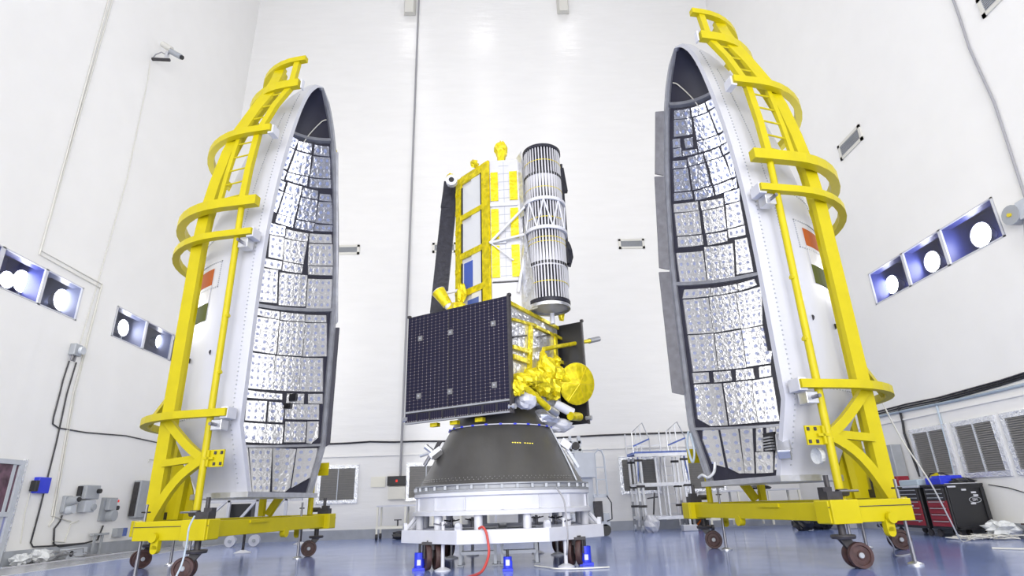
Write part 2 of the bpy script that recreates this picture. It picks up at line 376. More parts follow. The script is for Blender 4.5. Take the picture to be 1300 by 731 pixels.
louvre('B', -3.18, -2.02, 1.25, 2.28, 'louvred grille on the back wall partly behind the black cone', gB)
louvre('B', 4.25, 5.42, 1.25, 2.28, 'louvred grille on the back wall behind the aluminium platform', gB)
louvre('B', 6.55, 7.72, 1.25, 2.28, 'louvred grille on the back wall left of the right fairing half', gB)
louvre('R', 13.57, 14.62, 1.29, 2.29, 'louvred grille on the right wall above the red drawer cabinet', gR)
louvre('R', 12.17, 13.18, 1.29, 2.29, 'louvred grille on the right wall above the black cabinet side', gR)
louvre('R', 10.8, 11.8, 1.29, 2.29, 'louvred grille cut by the right edge of the photo', gR)
louvre('R', 17.6, 18.6, 1.29, 2.29, 'louvred grille glimpsed behind the right yellow stand', gR)
def vent(side, a0, a1, z0, z1, label):
    t = thing('air_vent', label, 'vent', WP(side, (a0+a1)/2, z0, 0), 0, 'small air vents high on the walls')
    m = MB(); e = .09
    for q in ((a0, a1, z0, z0+e), (a0, a1, z1-e, z1), (a0, a0+e, z0, z1), (a1-e, a1, z0, z1)): wbox(m, side, *q, 0, .04)
    m.build('frame', M_wcable, t)
    wbox(MB(), side, a0+e, a1-e, z0+e, z1-e, .003, .01).build('backing', M_louv, t)
    m = MB()
    for i in range(7):
        z = z0+e+(z1-z0-2*e)*(i+.5)/7; wbox(m, side, a0+e, a1-e, z-.008, z+.008, .01, .03)
    tag(m.build('slats', M_grey, t), kind='stuff')
vent('B', -6.35, -5.45, 10.42, 10.83, 'small air vent on the back wall just right of the left fairing half')
vent('B', 4.95, 6.0, 10.42, 10.85, 'small air vent on the back wall left of the right fairing half')
vent('B', -2.55, -1.6, 10.42, 10.85, 'small air vent on the back wall beside the dark stowed array')
vent('R', 13.45, 14.55, 10.25, 10.75, 'small air vent on the right wall beside the right ladder stand')
vent('R', 8.0, 9.15, 10.22, 10.72, 'small air vent cut by the top right corner of the photo')
# ---- conduits and cables on the walls
def wcab(name, side, pts, r, mt, label, cat, d=None, group=None):
    ps = []
    for p in pts:
        if side == 'L': q = onX(p[0], p[1], XL+(d or r*1.3))
        elif side == 'R': q = onX(p[0], p[1], XR-(d or r*1.3))
        else: q = onY(p[0], p[1], YB-(d or r*1.3))
        ps.append(q)
    return tag(MB().path(ps, r, 6).build(name, mt, smooth=60), label, cat, group)
wcab('conduit', 'L', [(230, -300), (147, -20), (143, 0), (52, 318), (130, 361), (95, 500), (68, 660), (62, 668)], .018, M_wcable, 'outer of two cream conduits jogging sideways between the left wall windows', 'conduit')
wcab('conduit', 'L', [(225, -300), (142, -20), (138, 0), (50, 323), (128, 366), (93, 500), (66, 655), (90, 662)], .018, M_wcable, 'inner of two cream conduits jogging sideways between the left wall windows', 'conduit')
wcab('conduit', 'L', [(191, 78), (188, 100), (162, 225), (125, 357), (102, 436)], .013, M_wcable, 'thin conduit from the camera bracket down to the grey junction box', 'conduit')
wcab('conduit', 'B', [(540, -200), (530, 40), (519, 330), (508, 606)], .045, M_gcable, 'thick grey conduit running the full height of the back wall', 'conduit')
wcab('power_cable', 'L', [(88, 458), (80, 483), (76, 500), (68, 530), (67, 538), (74, 543), (110, 549), (160, 553), (206, 563)], .018, M_cable, 'black cable bent along the left wall towards the yellow stand', 'cable')
wcab('power_cable', 'L', [(97, 460), (90, 483), (85, 500), (72, 560), (49, 652), (39, 689), (42, 694), (62, 693), (110, 689)], .018, M_cable, 'long black cable dropping from the junction box to the floor', 'cable')
wcab('power_cable', 'L', [(79, 654), (76, 662), (69, 671), (68, 690), (75, 694), (105, 690), (124, 685), (131, 667)], .02, M_cable, 'black cable looping between the two round grey sockets', 'cable')
wcab('power_cable', 'B', [(414, 563.5), (440, 562.5), (470, 560.5), (500, 561), (530, 560), (580, 560)], .03, M_cable, 'black cable along the back wall left of the cone', 'cable')
wcab('power_cable', 'B', [(700, 556), (760, 552.5), (800, 551), (890, 548)], .03, M_cable, 'black cable along the back wall right of the cone', 'cable')
wcab('power_cable', 'R', [(1130, -250), (1207, -12), (1210, 0), (1218, 22), (1230, 60), (1262, 130), (1285, 200), (1300, 246), (1345, 380), (1390, 500)], .028, M_gcable, 'dark grey cable running down the upper right wall', 'cable')
for k, (dy, c) in enumerate(((0, 'upper'), (3, 'middle'), (6, 'lowest'))):
    wcab('power_cable', 'R', [(1112, 523+dy), (1150, 513+dy), (1190, 505+dy), (1230, 494+dy), (1270, 483+dy), (1320, 467+dy), (1500, 405+dy), (1900, 265+dy)], .02, M_cable, c+' of three black cables strung along the right wall', 'cable')
wcab('power_cable', 'R', [(1141, 517), (1146, 536), (1148, 550), (1158, 578), (1168, 605)], .03, M_cable, 'black cable dropping from the bundle to the tool cabinets', 'cable')
wcab('pipe', 'R', [(1109, 530), (1150, 521), (1200, 511), (1250, 500), (1320, 483), (1500, 440), (1900, 344)], .032, M_lblue, 'pale blue pipe along the right wall under the cables', 'pipe')
wcab('pipe', 'R', [(1189, 514), (1196, 540), (1205, 572), (1213, 607)], .026, M_lblue, 'pale blue pipe dropping between two louvred grilles', 'pipe')
wcab('signal_wire', 'R', [(1255, 615), (1280, 619), (1310, 628), (1400, 640)], .01, M_cable, 'thin black wire on the right wall beside the black cabinet', 'cable')
wcab('signal_wire', 'L', [(38, 626), (32, 650), (26, 690)], .01, M_wcable, 'thin cream wire hanging under the blue socket box', 'cable')
wcab('conduit', 'L', [(100, 661), (90, 665), (82, 688), (66, 687)], .014, M_wcable, 'short cream conduit under the grey isolator', 'conduit')
wcab('conduit', 'L', [(188, 587), (190, 583), (205, 585)], .012, M_wcable, 'short cream conduit above the large switch panel', 'conduit')
# ---- devices on the left wall
def dev(name, label, cat, side, a, z): return thing(name, label, cat, WP(side, a, z, 0))
t = dev('socket_box', 'bright blue socket box on the left wall beside the window', 'socket', 'L', 14.56, 1.55)
wbox(MB(), 'L', 14.42, 14.80, 1.52, 1.88, 0, .14).build('body', M_blue, t, bevel=.015); wbox(MB(), 'L', 14.32, 14.42, 1.56, 1.80, .02, .16).build('switch_cover', M_black, t, bevel=.01)
wbox(MB(), 'L', 14.56, 14.68, 1.66, 1.80, .12, .126).build('label_plate', M_lgrey, t)
def plug(label, y, z, dz):
    t = dev('industrial_socket', label, 'socket', 'L', y, z)
    wbox(MB(), 'L', y-.12, y+.14, z-.2, z+.2, 0, .10).build('back_box', M_grey, t, bevel=.02)
    MB().tube((XL+.1, y+.02, z+dz), (XL+.36, y-.02, z+dz+.04), .12, 14, .085).build('socket_cone', M_grey, t, smooth=40)
    MB().tube((XL+.34, y-.02, z+dz+.04), (XL+.38, y-.03, z+dz+.045), .06, 12).build('socket_face', M_black, t, smooth=40)
    MB().tube((XL+.08, y+.04, z-.14), (XL+.24, y+.04, z-.12), .115, 14, .1).build('round_cover', M_lgrey, t, smooth=40)
plug('grey cone shaped socket on the left wall with a black cable below', 15.6, 1.28, .06)
t = dev('isolator_switch', 'grey isolator box with cover cams above a smaller box, left wall', 'switch', 'L', 16.3, 1.3)
wbox(MB(), 'L', 16.0, 16.55, 1.40, 1.75, 0, .22).build('upper_box', M_grey, t, bevel=.02); wbox(MB(), 'L', 16.1, 16.5, 1.08, 1.38, 0, .2).build('lower_box', M_lgrey, t, bevel=.02)
wbox(MB(), 'L', 15.94, 16.06, 1.42, 1.72, .02, .12).build('side_cover', M_black, t)
MB().tube((XL+.2, 16.45, 1.6), (XL+.3, 16.45, 1.6), .06, 10).build('knob', M_black, t, smooth=40)
MB().tube((XL+.18, 16.4, 1.2), (XL+.26, 16.4, 1.2), .08, 10).build('round_cover', M_grey, t, smooth=40)
t = dev('isolator_switch', 'grey isolator with red button above a round socket, left wall', 'switch', 'L', 17.25, 1.1)
wbox(MB(), 'L', 17.0, 17.6, .86, 1.45, 0, .08).build('back_plate', M_grey, t); wbox(MB(), 'L', 17.08, 17.42, 1.12, 1.42, .08, .2).build('cover', M_grey, t, bevel=.015)
MB().tube((XL+.06, 17.5, 1.36), (XL+.17, 17.5, 1.36), .035, 10).build('red_button', M_redp, t)
MB().tube((XL+.06, 17.5, 1.18), (XL+.2, 17.5, 1.18), .06, 10).build('knob', M_black, t, smooth=40)
MB().tube((XL+.06, 17.3, .98), (XL+.26, 17.3, .98), .15, 16).build('round_cover', M_grey, t, smooth=40)
t = dev('switch_panel', 'large grey switch panel partly hidden behind the left yellow stand', 'panel', 'L', 19.0, 1.0)
wbox(MB(), 'L', 18.35, 19.75, .90, 1.95, 0, .22).build('cabinet', M_grey, t, bevel=.02); wbox(MB(), 'L', 18.3, 18.42, .95, 1.9, .03, .17).build('side_hinge', M_blackm, t)
for (y, z) in ((19.0, 1.45), (19.0, 1.12), (19.35, 1.45), (19.35, 1.12)):
    MB().tube((XL+.2, y, z), (XL+.3, y, z), .10, 12).build('round_socket', M_lgrey, t, smooth=40)
wbox(MB(), 'L', 19.15, 19.5, 1.72, 1.82, .2, .26).build('breaker_row', M_black, t)
t = dev('small_control_box', 'small grey and blue box low on the left wall', 'box', 'L', 18.0, .45)
wbox(MB(), 'L', 17.75, 18.0, .42, .64, 0, .15).build('body', M_grey, t); wbox(MB(), 'L', 18.0, 18.25, .42, .64, 0, .12).build('blue_front', M_bluebox, t)
t = dev('junction_box', 'grey junction box with cable glands below the near window row, left wall', 'box', 'L', 14.65, 4.85)
wbox(MB(), 'L', 14.5, 14.78, 4.86, 5.16, 0, .16).build('body', M_grey, t, bevel=.02); MB().tube((XL+.14, 14.7, 5.0), (XL+.24, 14.7, 5.0), .10, 12).build('round_cover', M_lgrey, t, smooth=40)
for dy in (-.06, .04): MB().tube((XL+.08, 14.64+dy, 4.87), (XL+.08, 14.62+dy, 4.72), .03, 8).build('cable_gland', M_chrome, t)
for k, (y, z, lb) in enumerate(((16.9, .45, 'grey pipe bracket standing at the baseboard under the black cable'), (19.2, .45, 'grey pipe bracket at the baseboard beside the left yellow stand'))):
    tag(MB().bar((XL+.1, y, 0), (XL+.1, y, .5), .05, .05).bar((XL+.1, y+.3, 0), (XL+.1, y+.3, .5), .05, .05).bar((XL+.1, y-.15, .52), (XL+.1, y+.5, .52), .1, .05).build('pipe_bracket', M_grey), lb, 'bracket')
# door glazing at the far left
d_ = MB()
for q in ((12.6, 13.98, 2.12, 2.22), (13.86, 13.98, 0, 2.12), (12.6, 13.86, 1.02, 1.12), (12.6, 13.86, .0, .12), (12.5, 12.6, 0, 2.22)): wbox(d_, 'L', *q, -.02, .06)
d_ = struct(d_.build('door_1', M_lgrey))
wbox(MB(), 'L', 12.6, 13.86, 1.12, 2.12, .0, .012).build('upper_glass', mat('dim_view', (.12, .06, .09), .1, var=.6, scale=4), d_)
wbox(MB(), 'L', 12.6, 13.86, .12, 1.02, .0, .012).build('lower_glass', mat('dim_view_low', (.30, .32, .55), .1), d_)
wbox(MB(), 'L', 13.98, 14.08, .05, 2.25, .0, .03).build('foil_tape', M_foilstrip, d_)
wbox(MB(), 'L', 13.7, 13.78, .12, 2.12, .012, .03).build('pale_stile', M_lgrey, d_)
# crumpled plastic, cables and a floor box at the foot of the left wall
for (y, r, lb) in ((14.35, .16, 'crumpled clear plastic heap at the foot of the door'), (14.9, .20, 'crumpled plastic heap beside the floor cables')):
    tag(MB().blob((XL+.2, y, r*.7), (r, r*1.6, r*.7), .35, 7, int(y*10)).build('plastic_wrap', M_plastic), lb, 'plastic')
t = dev('floor_box', 'grey box with a round black socket lying at the left baseboard', 'box', 'L', 16.0, 0)
wbox(MB(), 'L', 15.7, 16.4, .0, .24, .08, .3).build('body', M_lgrey, t, bevel=.01); MB().tube((XL+.3, 15.82, .12), (XL+.31, 15.82, .12), .07, 12).build('socket_face', M_black, t)
c_ = MB(); rnd = random.Random(3)
for i in range(9):
    c_.path([(XL+.12+.3*rnd.random(), 14.6+k*.45+.2*rnd.random(), .03+.2*rnd.random()*(k in (1, 2, 3))) for k in range(6)], .011, 5)
tag(c_.build('loose_cables', M_gcable, smooth=60), 'tangle of thin cables lying along the left baseboard', 'cables', kind='stuff')
# ---- camera on a bracket, upper left wall
p = onX(193, 75, XL)
t = thing('security_camera', 'security camera on a wall bracket high on the left wall', 'camera', p)
MB().bar(p, p+V(.55, .05, .0), .08, .07).build('bracket', M_blackm, t); MB().bar(p+V(.42, .05, .03), p+V(.42, .05, .32), .09, .09).build('neck', M_alu, t)
MB().tube(p+V(.22, .0, .62), p+V(.52, .05, .42), .10, 10).build('motor_housing', M_wcable, t, smooth=40)
MB().tube(p+V(.5, .05, .36), p+V(.85, .1, .16), .09, 10).build('camera_body', M_grey, t, smooth=40); MB().tube(p+V(.83, .1, .17), p+V(.9, .1, .13), .07, 10).build('lens', M_black, t)
MB().path([p+V(.4, .05, .2), p+V(.25, 0, .28), p+V(.08, 0, .18), p], .02).build('cable', M_gcable, t)
# ---- back wall: control boxes, lamp housings
t = thing('control_box', 'black control box with a red indicator on the back wall', 'box', (-3.5, YB, 1.66))
wbox(MB(), 'B', -3.92, -3.28, 1.66, 1.97, 0, .14).build('body', M_black, t, bevel=.01); wbox(MB(), 'B', -3.63, -3.56, 1.77, 1.85, .14, .15).build('indicator', M_redp, t)
tag(wbox(MB(), 'B', -3.88, -3.3, 1.22, 1.62, 0, .12).build('cable_box', M_wcable), 'pale grey box below the black control box on the back wall', 'box')
tag(wbox(MB(), 'B', -4.5, -4.0, 1.63, 1.97, 0, .03).build('cover_plate', M_cream), 'cream cover plate left of the black control box', 'plate')
for (x, lb) in ((-3.84, 'pale lamp housing at the top edge of the photo beside the wall conduit'), (3.45, 'pale lamp housing at the top edge of the photo, right of centre')):
    t = thing('lamp_housing', lb, 'lamp', (x, YB, 22.7))
    MB().slab([(x-.28, YB-.02, 22.75), (x+.28, YB-.02, 22.75), (x+.2, YB-.35, 22.65), (x-.2, YB-.35, 22.65)], (0, 0, .95)).build('body', M_wcable, t)
# ---- right wall: device with hanging cables, grey cabinet
p = WP('R', 9.95, 6.0, 0)
t = thing('junction_box', 'round fronted grey junction box with hanging cables at the right edge', 'box', p)
MB().tube(p, p+V(-.22, 0, 0), .2, 16).build('body', M_grey, t, smooth=40); MB().box(p+V(-.1, -.35, .0), (.2, .4, .36)).build('side_box', M_lgrey, t); MB().tube(p+V(-.22, 0, 0), p+V(-.26, 0, 0), .04, 8).build('centre_boss', M_gold2, t)
for k in range(4):
    MB().path([p+V(-.08, -.1-.12*k, -.16), p+V(-.2, -.12-.12*k, -.5), p+V(-.12, -.3-.1*k, -.8), p+V(-.02, -.5-.1*k, -1.1)], .014, 5).build('hanging_cable', M_gcable, t)
t = dev('electrical_cabinet', 'grey electrical cabinet on the right wall behind the yellow stand', 'cabinet', 'R', 16.0, 1.2)
wbox(MB(), 'R', 15.2, 16.9, .85, 2.1, .01, .3).build('body', M_grey, t, bevel=.02)
for (y, z) in ((15.6, 1.75), (16.2, 1.75), (16.0, 1.2)): wbox(MB(), 'R', y, y+.4, z-.2, z+.15, .3, .38).build('meter_box', M_lgrey, t)
# ================================================================== FAIRING HALVES
ZN = [0, 1.12, 2.4, 3.66, 4.93, 6.2, 7.04, 7.89, 8.48, 8.99, 9.33, 9.5, 9.58]
RN = [1.14, 1.6, 1.6, 1.59, 1.54, 1.38, 1.22, 1.02, .84, .62, .39, .22, .02]
KW = 1.4
def rad(z):
    z = max(0, min(9.58, z))
    for i in range(len(ZN)-1):
        if z <= ZN[i+1]:
            if i < 2 or i > 11: return RN[i]+(RN[i+1]-RN[i])*(z-ZN[i])/(ZN[i+1]-ZN[i])
            h = ZN[i+1]-ZN[i]; t = (z-ZN[i])/h      # monotone-ish cubic
            m0 = (RN[i+1]-RN[i-1])/(ZN[i+1]-ZN[i-1]) if i > 2 else 0; m1 = (RN[i+2]-RN[i])/(ZN[i+2]-ZN[i]) if i < 11 else (RN[i+1]-RN[i])/h
            return (2*t**3-3*t*t+1)*RN[i]+(t**3-2*t*t+t)*h*m0+(-2*t**3+3*t*t)*RN[i+1]+(t**3-t*t)*h*m1
FAIR = {'L': dict(c=(-4.315, 11.992), rz=1.373, z0=1.293, lean=(.002, -.02), s=1), 'R': dict(c=(4.192, 10.448), rz=1.744-PI, z0=1.239, lean=(.014, .009), s=-1)}
def local(side):
    """F(u, w, z): u along the opening (negative near the camera), w outward from the opening, z above the fairing foot; local to the root"""
    A = FAIR[side]; c, s = math.cos(-A['rz']), math.sin(-A['rz']); lx, ly = A['lean']; lx, ly = c*lx-s*ly, s*lx+c*ly
    return lambda u, w, z: V(A['s']*u+lx*max(z, 0), w+ly*max(z, 0), A['z0']+z)
PAN = {'L': [[(1135,857),(1307,850),(1289,829),(1201,830)],[(1221,828),(1294,826),(1271,774),(1183,778)],[(1183,773),(1274,769),(1269,748),(1198,750)],[(1203,746),(1297,743),(1292,722),(1221,725)],[(1213,721),(1297,718),(1281,665),(1208,668)],[(1317,848),(1516,847),(1521,824),(1327,828)],[(1319,824),(1526,820),(1528,767),(1297,771)],[(1294,768),(1516,765),(1521,742),(1289,750)],[(1319,744),(1470,739),(1468,715),(1317,719)],[(1312,717),(1465,714),(1450,658),(1299,664)],[(1294,662),(1448,657),(1445,634),(1292,641)],[(1553,845),(1747,840),(1745,816),(1553,821)],[(1551,817),(1755,813),(1755,760),(1541,765)],[(1541,762),(1762,757),(1760,735),(1541,740)],[(1485,737),(1634,730),(1634,708),(1480,715)],[(1478,712),(1634,705),(1624,651),(1468,657)],[(1463,654),(1621,648),(1614,626),(1463,634)],[(1652,723),(1755,719),(1767,701),(1647,706)],[(1647,702),(1767,699),(1772,643),(1626,649)],[(1626,645),(1772,640),(1770,624),(1621,628)],[(1239,637),(1385,634),(1392,609),(1266,609)],[(1271,607),(1392,606),(1405,550),(1294,553)],[(1246,548),(1405,546),(1410,525),(1256,527)],[(1397,628),(1579,621),(1576,599),(1400,606)],[(1397,603),(1574,598),(1563,542),(1412,548)],[(1412,546),(1561,539),(1558,519),(1417,523)],[(1589,621),(1765,616),(1770,594),(1591,598)],[(1591,595),(1775,591),(1780,536),(1596,540)],[(1599,538),(1780,533),(1777,511),(1604,516)],[(1256,523),(1385,523),(1410,440),(1279,440)],[(1400,518),(1599,514),(1604,434),(1422,436)],[(1606,505),(1780,501),(1780,426),(1611,430)],[(1279,423),(1438,419),(1440,400),(1286,406)],[(1445,419),(1609,414),(1614,396),(1448,399)],[(1616,413),(1752,410),(1757,392),(1616,395)],[(1276,402),(1440,399),(1445,315),(1276,320)],[(1445,396),(1614,394),(1614,311),(1453,314)],[(1616,392),(1760,390),(1777,308),(1619,310)],[(1274,315),(1440,312),(1448,230),(1289,232)],[(1443,311),(1609,308),(1614,227),(1448,230)],[(1611,307),(1752,304),(1770,224),(1616,227)],[(1264,228),(1513,221),(1516,208),(1266,211)],[(1543,222),(1652,221),(1654,198),(1543,200)],[(1677,220),(1770,219),(1775,196),(1682,198)],[(1289,204),(1422,204),(1425,158),(1294,160)],[(1435,203),(1516,201),(1536,189),(1533,156),(1438,158)],[(1541,198),(1752,195),(1760,160),(1543,164)],[(1286,155),(1541,151),(1543,109),(1286,113)],[(1551,158),(1682,156),(1684,111),(1553,112)],[(1689,157),(1760,156),(1765,120),(1725,107),(1694,109)],[(1294,101),(1327,100),(1327,6),(1292,11)],[(1334,99),(1485,99),(1475,4),(1332,6)],[(1488,99),(1636,96),(1636,13),(1599,4),(1495,6)],[(1642,97),(1775,96),(1780,77),(1775,32),(1647,12)]], 'R': [[(1709,842),(1511,845),(1518,824),(1715,822)],[(1717,820),(1513,822),(1528,785),(1725,780)],[(1740,774),(1664,776),(1667,755),(1740,753)],[(1740,750),(1662,754),(1662,733),(1737,730)],[(1624,775),(1536,777),(1543,754),(1619,752)],[(1649,746),(1516,748),(1516,738),(1652,733)],[(1488,845),(1297,849),(1302,829),(1498,825)],[(1490,822),(1289,826),(1281,772),(1495,768)],[(1498,765),(1269,769),(1274,745),(1501,739)],[(1274,850),(1166,852),(1173,833),(1276,832)],[(1269,827),(1181,830),(1130,808),(1176,782),(1206,774),(1261,773)],[(1261,767),(1203,771),(1201,748),(1266,746)],[(1279,741),(1203,746),(1196,725),(1279,721)],[(1266,717),(1198,721),(1236,664),(1266,664)],[(1271,657),(1234,661),(1251,637),(1271,637)],[(1747,721),(1624,724),(1626,706),(1750,703)],[(1745,700),(1621,704),(1616,650),(1747,646)],[(1752,643),(1611,647),(1609,629),(1752,624)],[(1611,729),(1468,735),(1468,715),(1611,708)],[(1604,706),(1465,712),(1455,658),(1601,650)],[(1594,646),(1450,655),(1445,632),(1594,624)],[(1453,735),(1302,741),(1297,720),(1448,716)],[(1440,714),(1289,717),(1269,665),(1435,657)],[(1430,654),(1279,660),(1274,639),(1430,632)],[(1760,616),(1576,622),(1579,600),(1760,596)],[(1757,593),(1576,599),(1581,543),(1752,539)],[(1750,536),(1579,540),(1581,516),(1750,511)],[(1558,621),(1382,622),(1390,604),(1558,599)],[(1553,597),(1392,601),(1407,547),(1556,543)],[(1551,540),(1407,542),(1417,519),(1553,514)],[(1365,633),(1236,634),(1259,607),(1377,607)],[(1375,603),(1261,605),(1276,550),(1400,548)],[(1400,545),(1274,547),(1284,525),(1405,525)],[(1767,497),(1591,501),(1594,426),(1762,422)],[(1579,510),(1385,511),(1415,431),(1589,429)],[(1367,518),(1281,518),(1289,437),(1400,437)],[(1742,409),(1576,412),(1581,393),(1760,388)],[(1571,411),(1407,415),(1412,398),(1579,393)],[(1405,415),(1292,420),(1284,405),(1405,398)],[(1757,385),(1599,389),(1601,308),(1755,306)],[(1594,390),(1427,395),(1433,314),(1599,308)],[(1422,394),(1254,400),(1297,315),(1430,312)],[(1755,303),(1599,306),(1606,225),(1752,223)],[(1594,305),(1433,310),(1438,227),(1601,225)],[(1427,310),(1294,312),(1294,257),(1266,255),(1289,230),(1433,228)],[(1757,220),(1662,221),(1664,200),(1757,198)],[(1634,221),(1533,222),(1533,201),(1636,199)],[(1503,223),(1400,224),(1400,202),(1508,201)],[(1365,225),(1292,226),(1299,204),(1370,203)],[(1757,195),(1596,196),(1596,109),(1697,109),(1762,124)],[(1586,196),(1425,199),(1425,112),(1586,110)],[(1422,198),(1294,201),(1299,112),(1422,112)],[(1747,100),(1657,100),(1667,25),(1750,33),(1765,80)],[(1644,100),(1541,101),(1538,13),(1576,13),(1647,24)],[(1531,102),(1458,103),(1465,12),(1536,13)],[(1438,102),(1397,102),(1400,53),(1443,54)],[(1450,52),(1334,52),(1329,12),(1453,12)],[(1377,103),(1322,104),(1319,76),(1375,78)],[(1317,105),(1274,105),(1271,28),(1271,16),(1317,17),(1317,53)]]}
def fairing(side):
    A = FAIR[side]; F = local(side)
    lab = {'L': 'left half of a white rocket fairing, foil lined inside, held by a yellow ladder stand', 'R': 'right half of a white rocket fairing, foil lined inside, held by a yellow ladder stand'}[side]
    T = thing('fairing_half', lab, 'fairing', (A['c'][0], A['c'][1], 0), A['rz'])
    S = lambda ph, z, off: F(-(rad(z)-off)*math.cos(ph), KW*(rad(z)-off)*math.sin(ph), z)
    zs = [0, .35, .75, 1.12]+[1.12+(9.58-1.12)*i/44 for i in range(1, 45)]; nph = 48
    def skin(off, off_end=0):
        m = MB(); vs = [S(PI*i/nph, z, off if rad(z) > off+.02 else rad(z)*.9) for z in zs for i in range(nph+1)]
        return vs, [(j*(nph+1)+i, j*(nph+1)+i+1, (j+1)*(nph+1)+i+1, (j+1)*(nph+1)+i) for j in range(len(zs)-1) for i in range(nph)]
    vs, fs = skin(0); MB().add(vs, fs).build('outer_shell', M_shell, T, False, smooth=35)
    vs, fs = skin(.05); MB().add(vs, [f[::-1] for f in fs]).build('inner_shell', M_dark, T, False, smooth=35)
    # rim flange in the opening plane on both edges
    for sg, nm in ((0, 'near'), (PI, 'far')):
        m = MB(); v = []; 
        for z in zs:
            r = rad(z); a = 1 if sg else -1
            for (dr, w) in ((.012, -.05), (.012, .16), (-min(.10, r*.8), .02), (-min(.10, r*.8), -.05)):
                v.append(F(a*(r+dr), w, z))
        n = len(zs); f = [(i*4+k, i*4+(k+1) % 4, i*4+4+(k+1) % 4, i*4+4+k) for i in range(n-1) for k in range(4)]+[(0, 1, 2, 3), ((n-1)*4, (n-1)*4+1, (n-1)*4+2, (n-1)*4+3)]
        MB().add(v, f).build('rim_flange', M_rim if sg else M_shell, T, False, smooth=30)
        m = MB()
        for i in range(110):
            z = .15+8.7*i/109; r = rad(z); a = 1 if sg else -1
            m.box(F(a*(r+.016), .12, z), (.02, .02, .02))
        tag(m.build('rivets', M_grey, T, False), kind='stuff')
    # rows of rivets on the outside
    m = MB()
    for ph in (14, 166):
        for i in range(120):
            z = 1.2+7*i/119; m.box(S(math.radians(ph), z, -.004), (.018, .018, .018))
    for zz in (1.3, 5.0):
        for i in range(60): m.box(S(math.radians(16+148*i/59), zz, -.004), (.018, .018, .018))
    tag(m.build('seam_rivets', M_grey, T, False), kind='stuff')
    # reinforcing ledges inside
    for (z, dep, hh, nm) in ((8.52, .16, .10, 'nose_frame'), (4.22, .10, .10, 'joint_frame'), (1.03, .10, .07, 'tail_frame')):
        v = []
        for i in range(nph+1):
            ph = PI*i/nph
            for (o, dz) in ((.045, -hh/2), (.045, hh/2), (dep, hh/2-.01), (dep, -hh/2+.01)):
                r = rad(z)-o; v.append(F(-r*math.cos(ph), KW*r*math.sin(ph), z+dz+(.10*math.sin(ph) if z > 8 else .10*math.sin(ph) if z > 4 else 0)))
        MB().add(v, [(i*4+k, i*4+(k+1) % 4, i*4+4+(k+1) % 4, i*4+4+k) for i in range(nph) for k in range(4)]).build(nm, M_rim, T, False, smooth=30)
    # insulation panels
    def inner(pd, zc, off):
        return S(math.radians(pd/10), zc/100, off)
    for k, poly in enumerate(PAN[side]):
        n = len(poly); zc = sum(p[1] for p in poly)/n
        mtl = M_foilt if zc > 615 else M_foil
        if n == 4:
            NU, NV = 4, 2; P = []; uv = []
            wd = abs(math.radians((poly[1][0]-poly[0][0])/10))*rad(zc/100)*1.3; ht = abs(poly[3][1]-poly[0][1])/100
            ru, rv = max(1, round(wd/.17)), max(1, round(ht/.17))
            for off in (.052, .085):
                for j in range(NV+1):
                    for i in range(NU+1):
                        a, b = i/NU, j/NV
                        q = [(1-a)*(1-b)*poly[0][x]+a*(1-b)*poly[1][x]+a*b*poly[2][x]+(1-a)*b*poly[3][x] for x in (0, 1)]
                        P.append(inner(q[0], q[1], off)); uv.append((a*ru, b*rv))
            W_ = NU+1; B_ = W_*(NV+1); f = []
            for j in range(NV):
                for i in range(NU): f.append((B_+j*W_+i, B_+j*W_+i+1, B_+(j+1)*W_+i+1, B_+(j+1)*W_+i))
            ring_ = [i for i in range(NU)]+[NU+j*W_ for j in range(NV)]+[NV*W_+NU-i for i in range(NU)]+[(NV-j)*W_ for j in range(NV)]
            for i in range(len(ring_)): a, b = ring_[i], ring_[(i+1) % len(ring_)]; f.append((a, b, B_+b, B_+a))
            MB().add(P, f).build('insulation_panel', mtl, T, False, uv=uv)
        else:
            x0 = min(p[0] for p in poly); z0 = min(p[1] for p in poly); P = []; uv = []
            for off in (.055, .09):
                for p in poly: P.append(inner(p[0], p[1], off)); uv.append(((p[0]-x0)/100*1.6, (p[1]-z0)/17))
            f = [tuple(range(n, 2*n))]+[(i, (i+1) % n, n+(i+1) % n, n+i) for i in range(n)]
            MB().add(P, f).build('insulation_panel', mtl, T, False, uv=uv)
    # the same lining carried on round the near part of the wall
    for (za, zb) in ((10, 95), (112, 150), (158, 205), (213, 300), (305, 385), (390, 412), (440, 535), (540, 600), (612, 690), (697, 770), (777, 842)):
        ends = [min(p[0] for p in poly) for poly in PAN[side] if min(p[1] for p in poly) < zb and max(p[1] for p in poly) > za]
        pe = min(ends)-110; ps = 420; nc = 3
        for k in range(nc):
            a0, a1 = ps+(pe-ps)*k/nc+6, ps+(pe-ps)*(k+1)/nc-6
            if a1-a0 < 40: continue
            P = [inner(a0+(a1-a0)*i/2, z, off) for off in (.052, .085) for z in (za, zb) for i in range(3)]
            uv = [(i*2, j*max(1, round((zb-za)/17))) for _ in (0, 1) for j in (0, 1) for i in range(3)]
            MB().add(P, [(6, 7, 10, 9), (7, 8, 11, 10), (0, 1, 7, 6), (1, 2, 8, 7), (3, 4, 10, 9), (4, 5, 11, 10), (0, 3, 9, 6), (2, 5, 11, 8)]).build('insulation_panel', M_foil, T, False, uv=uv)
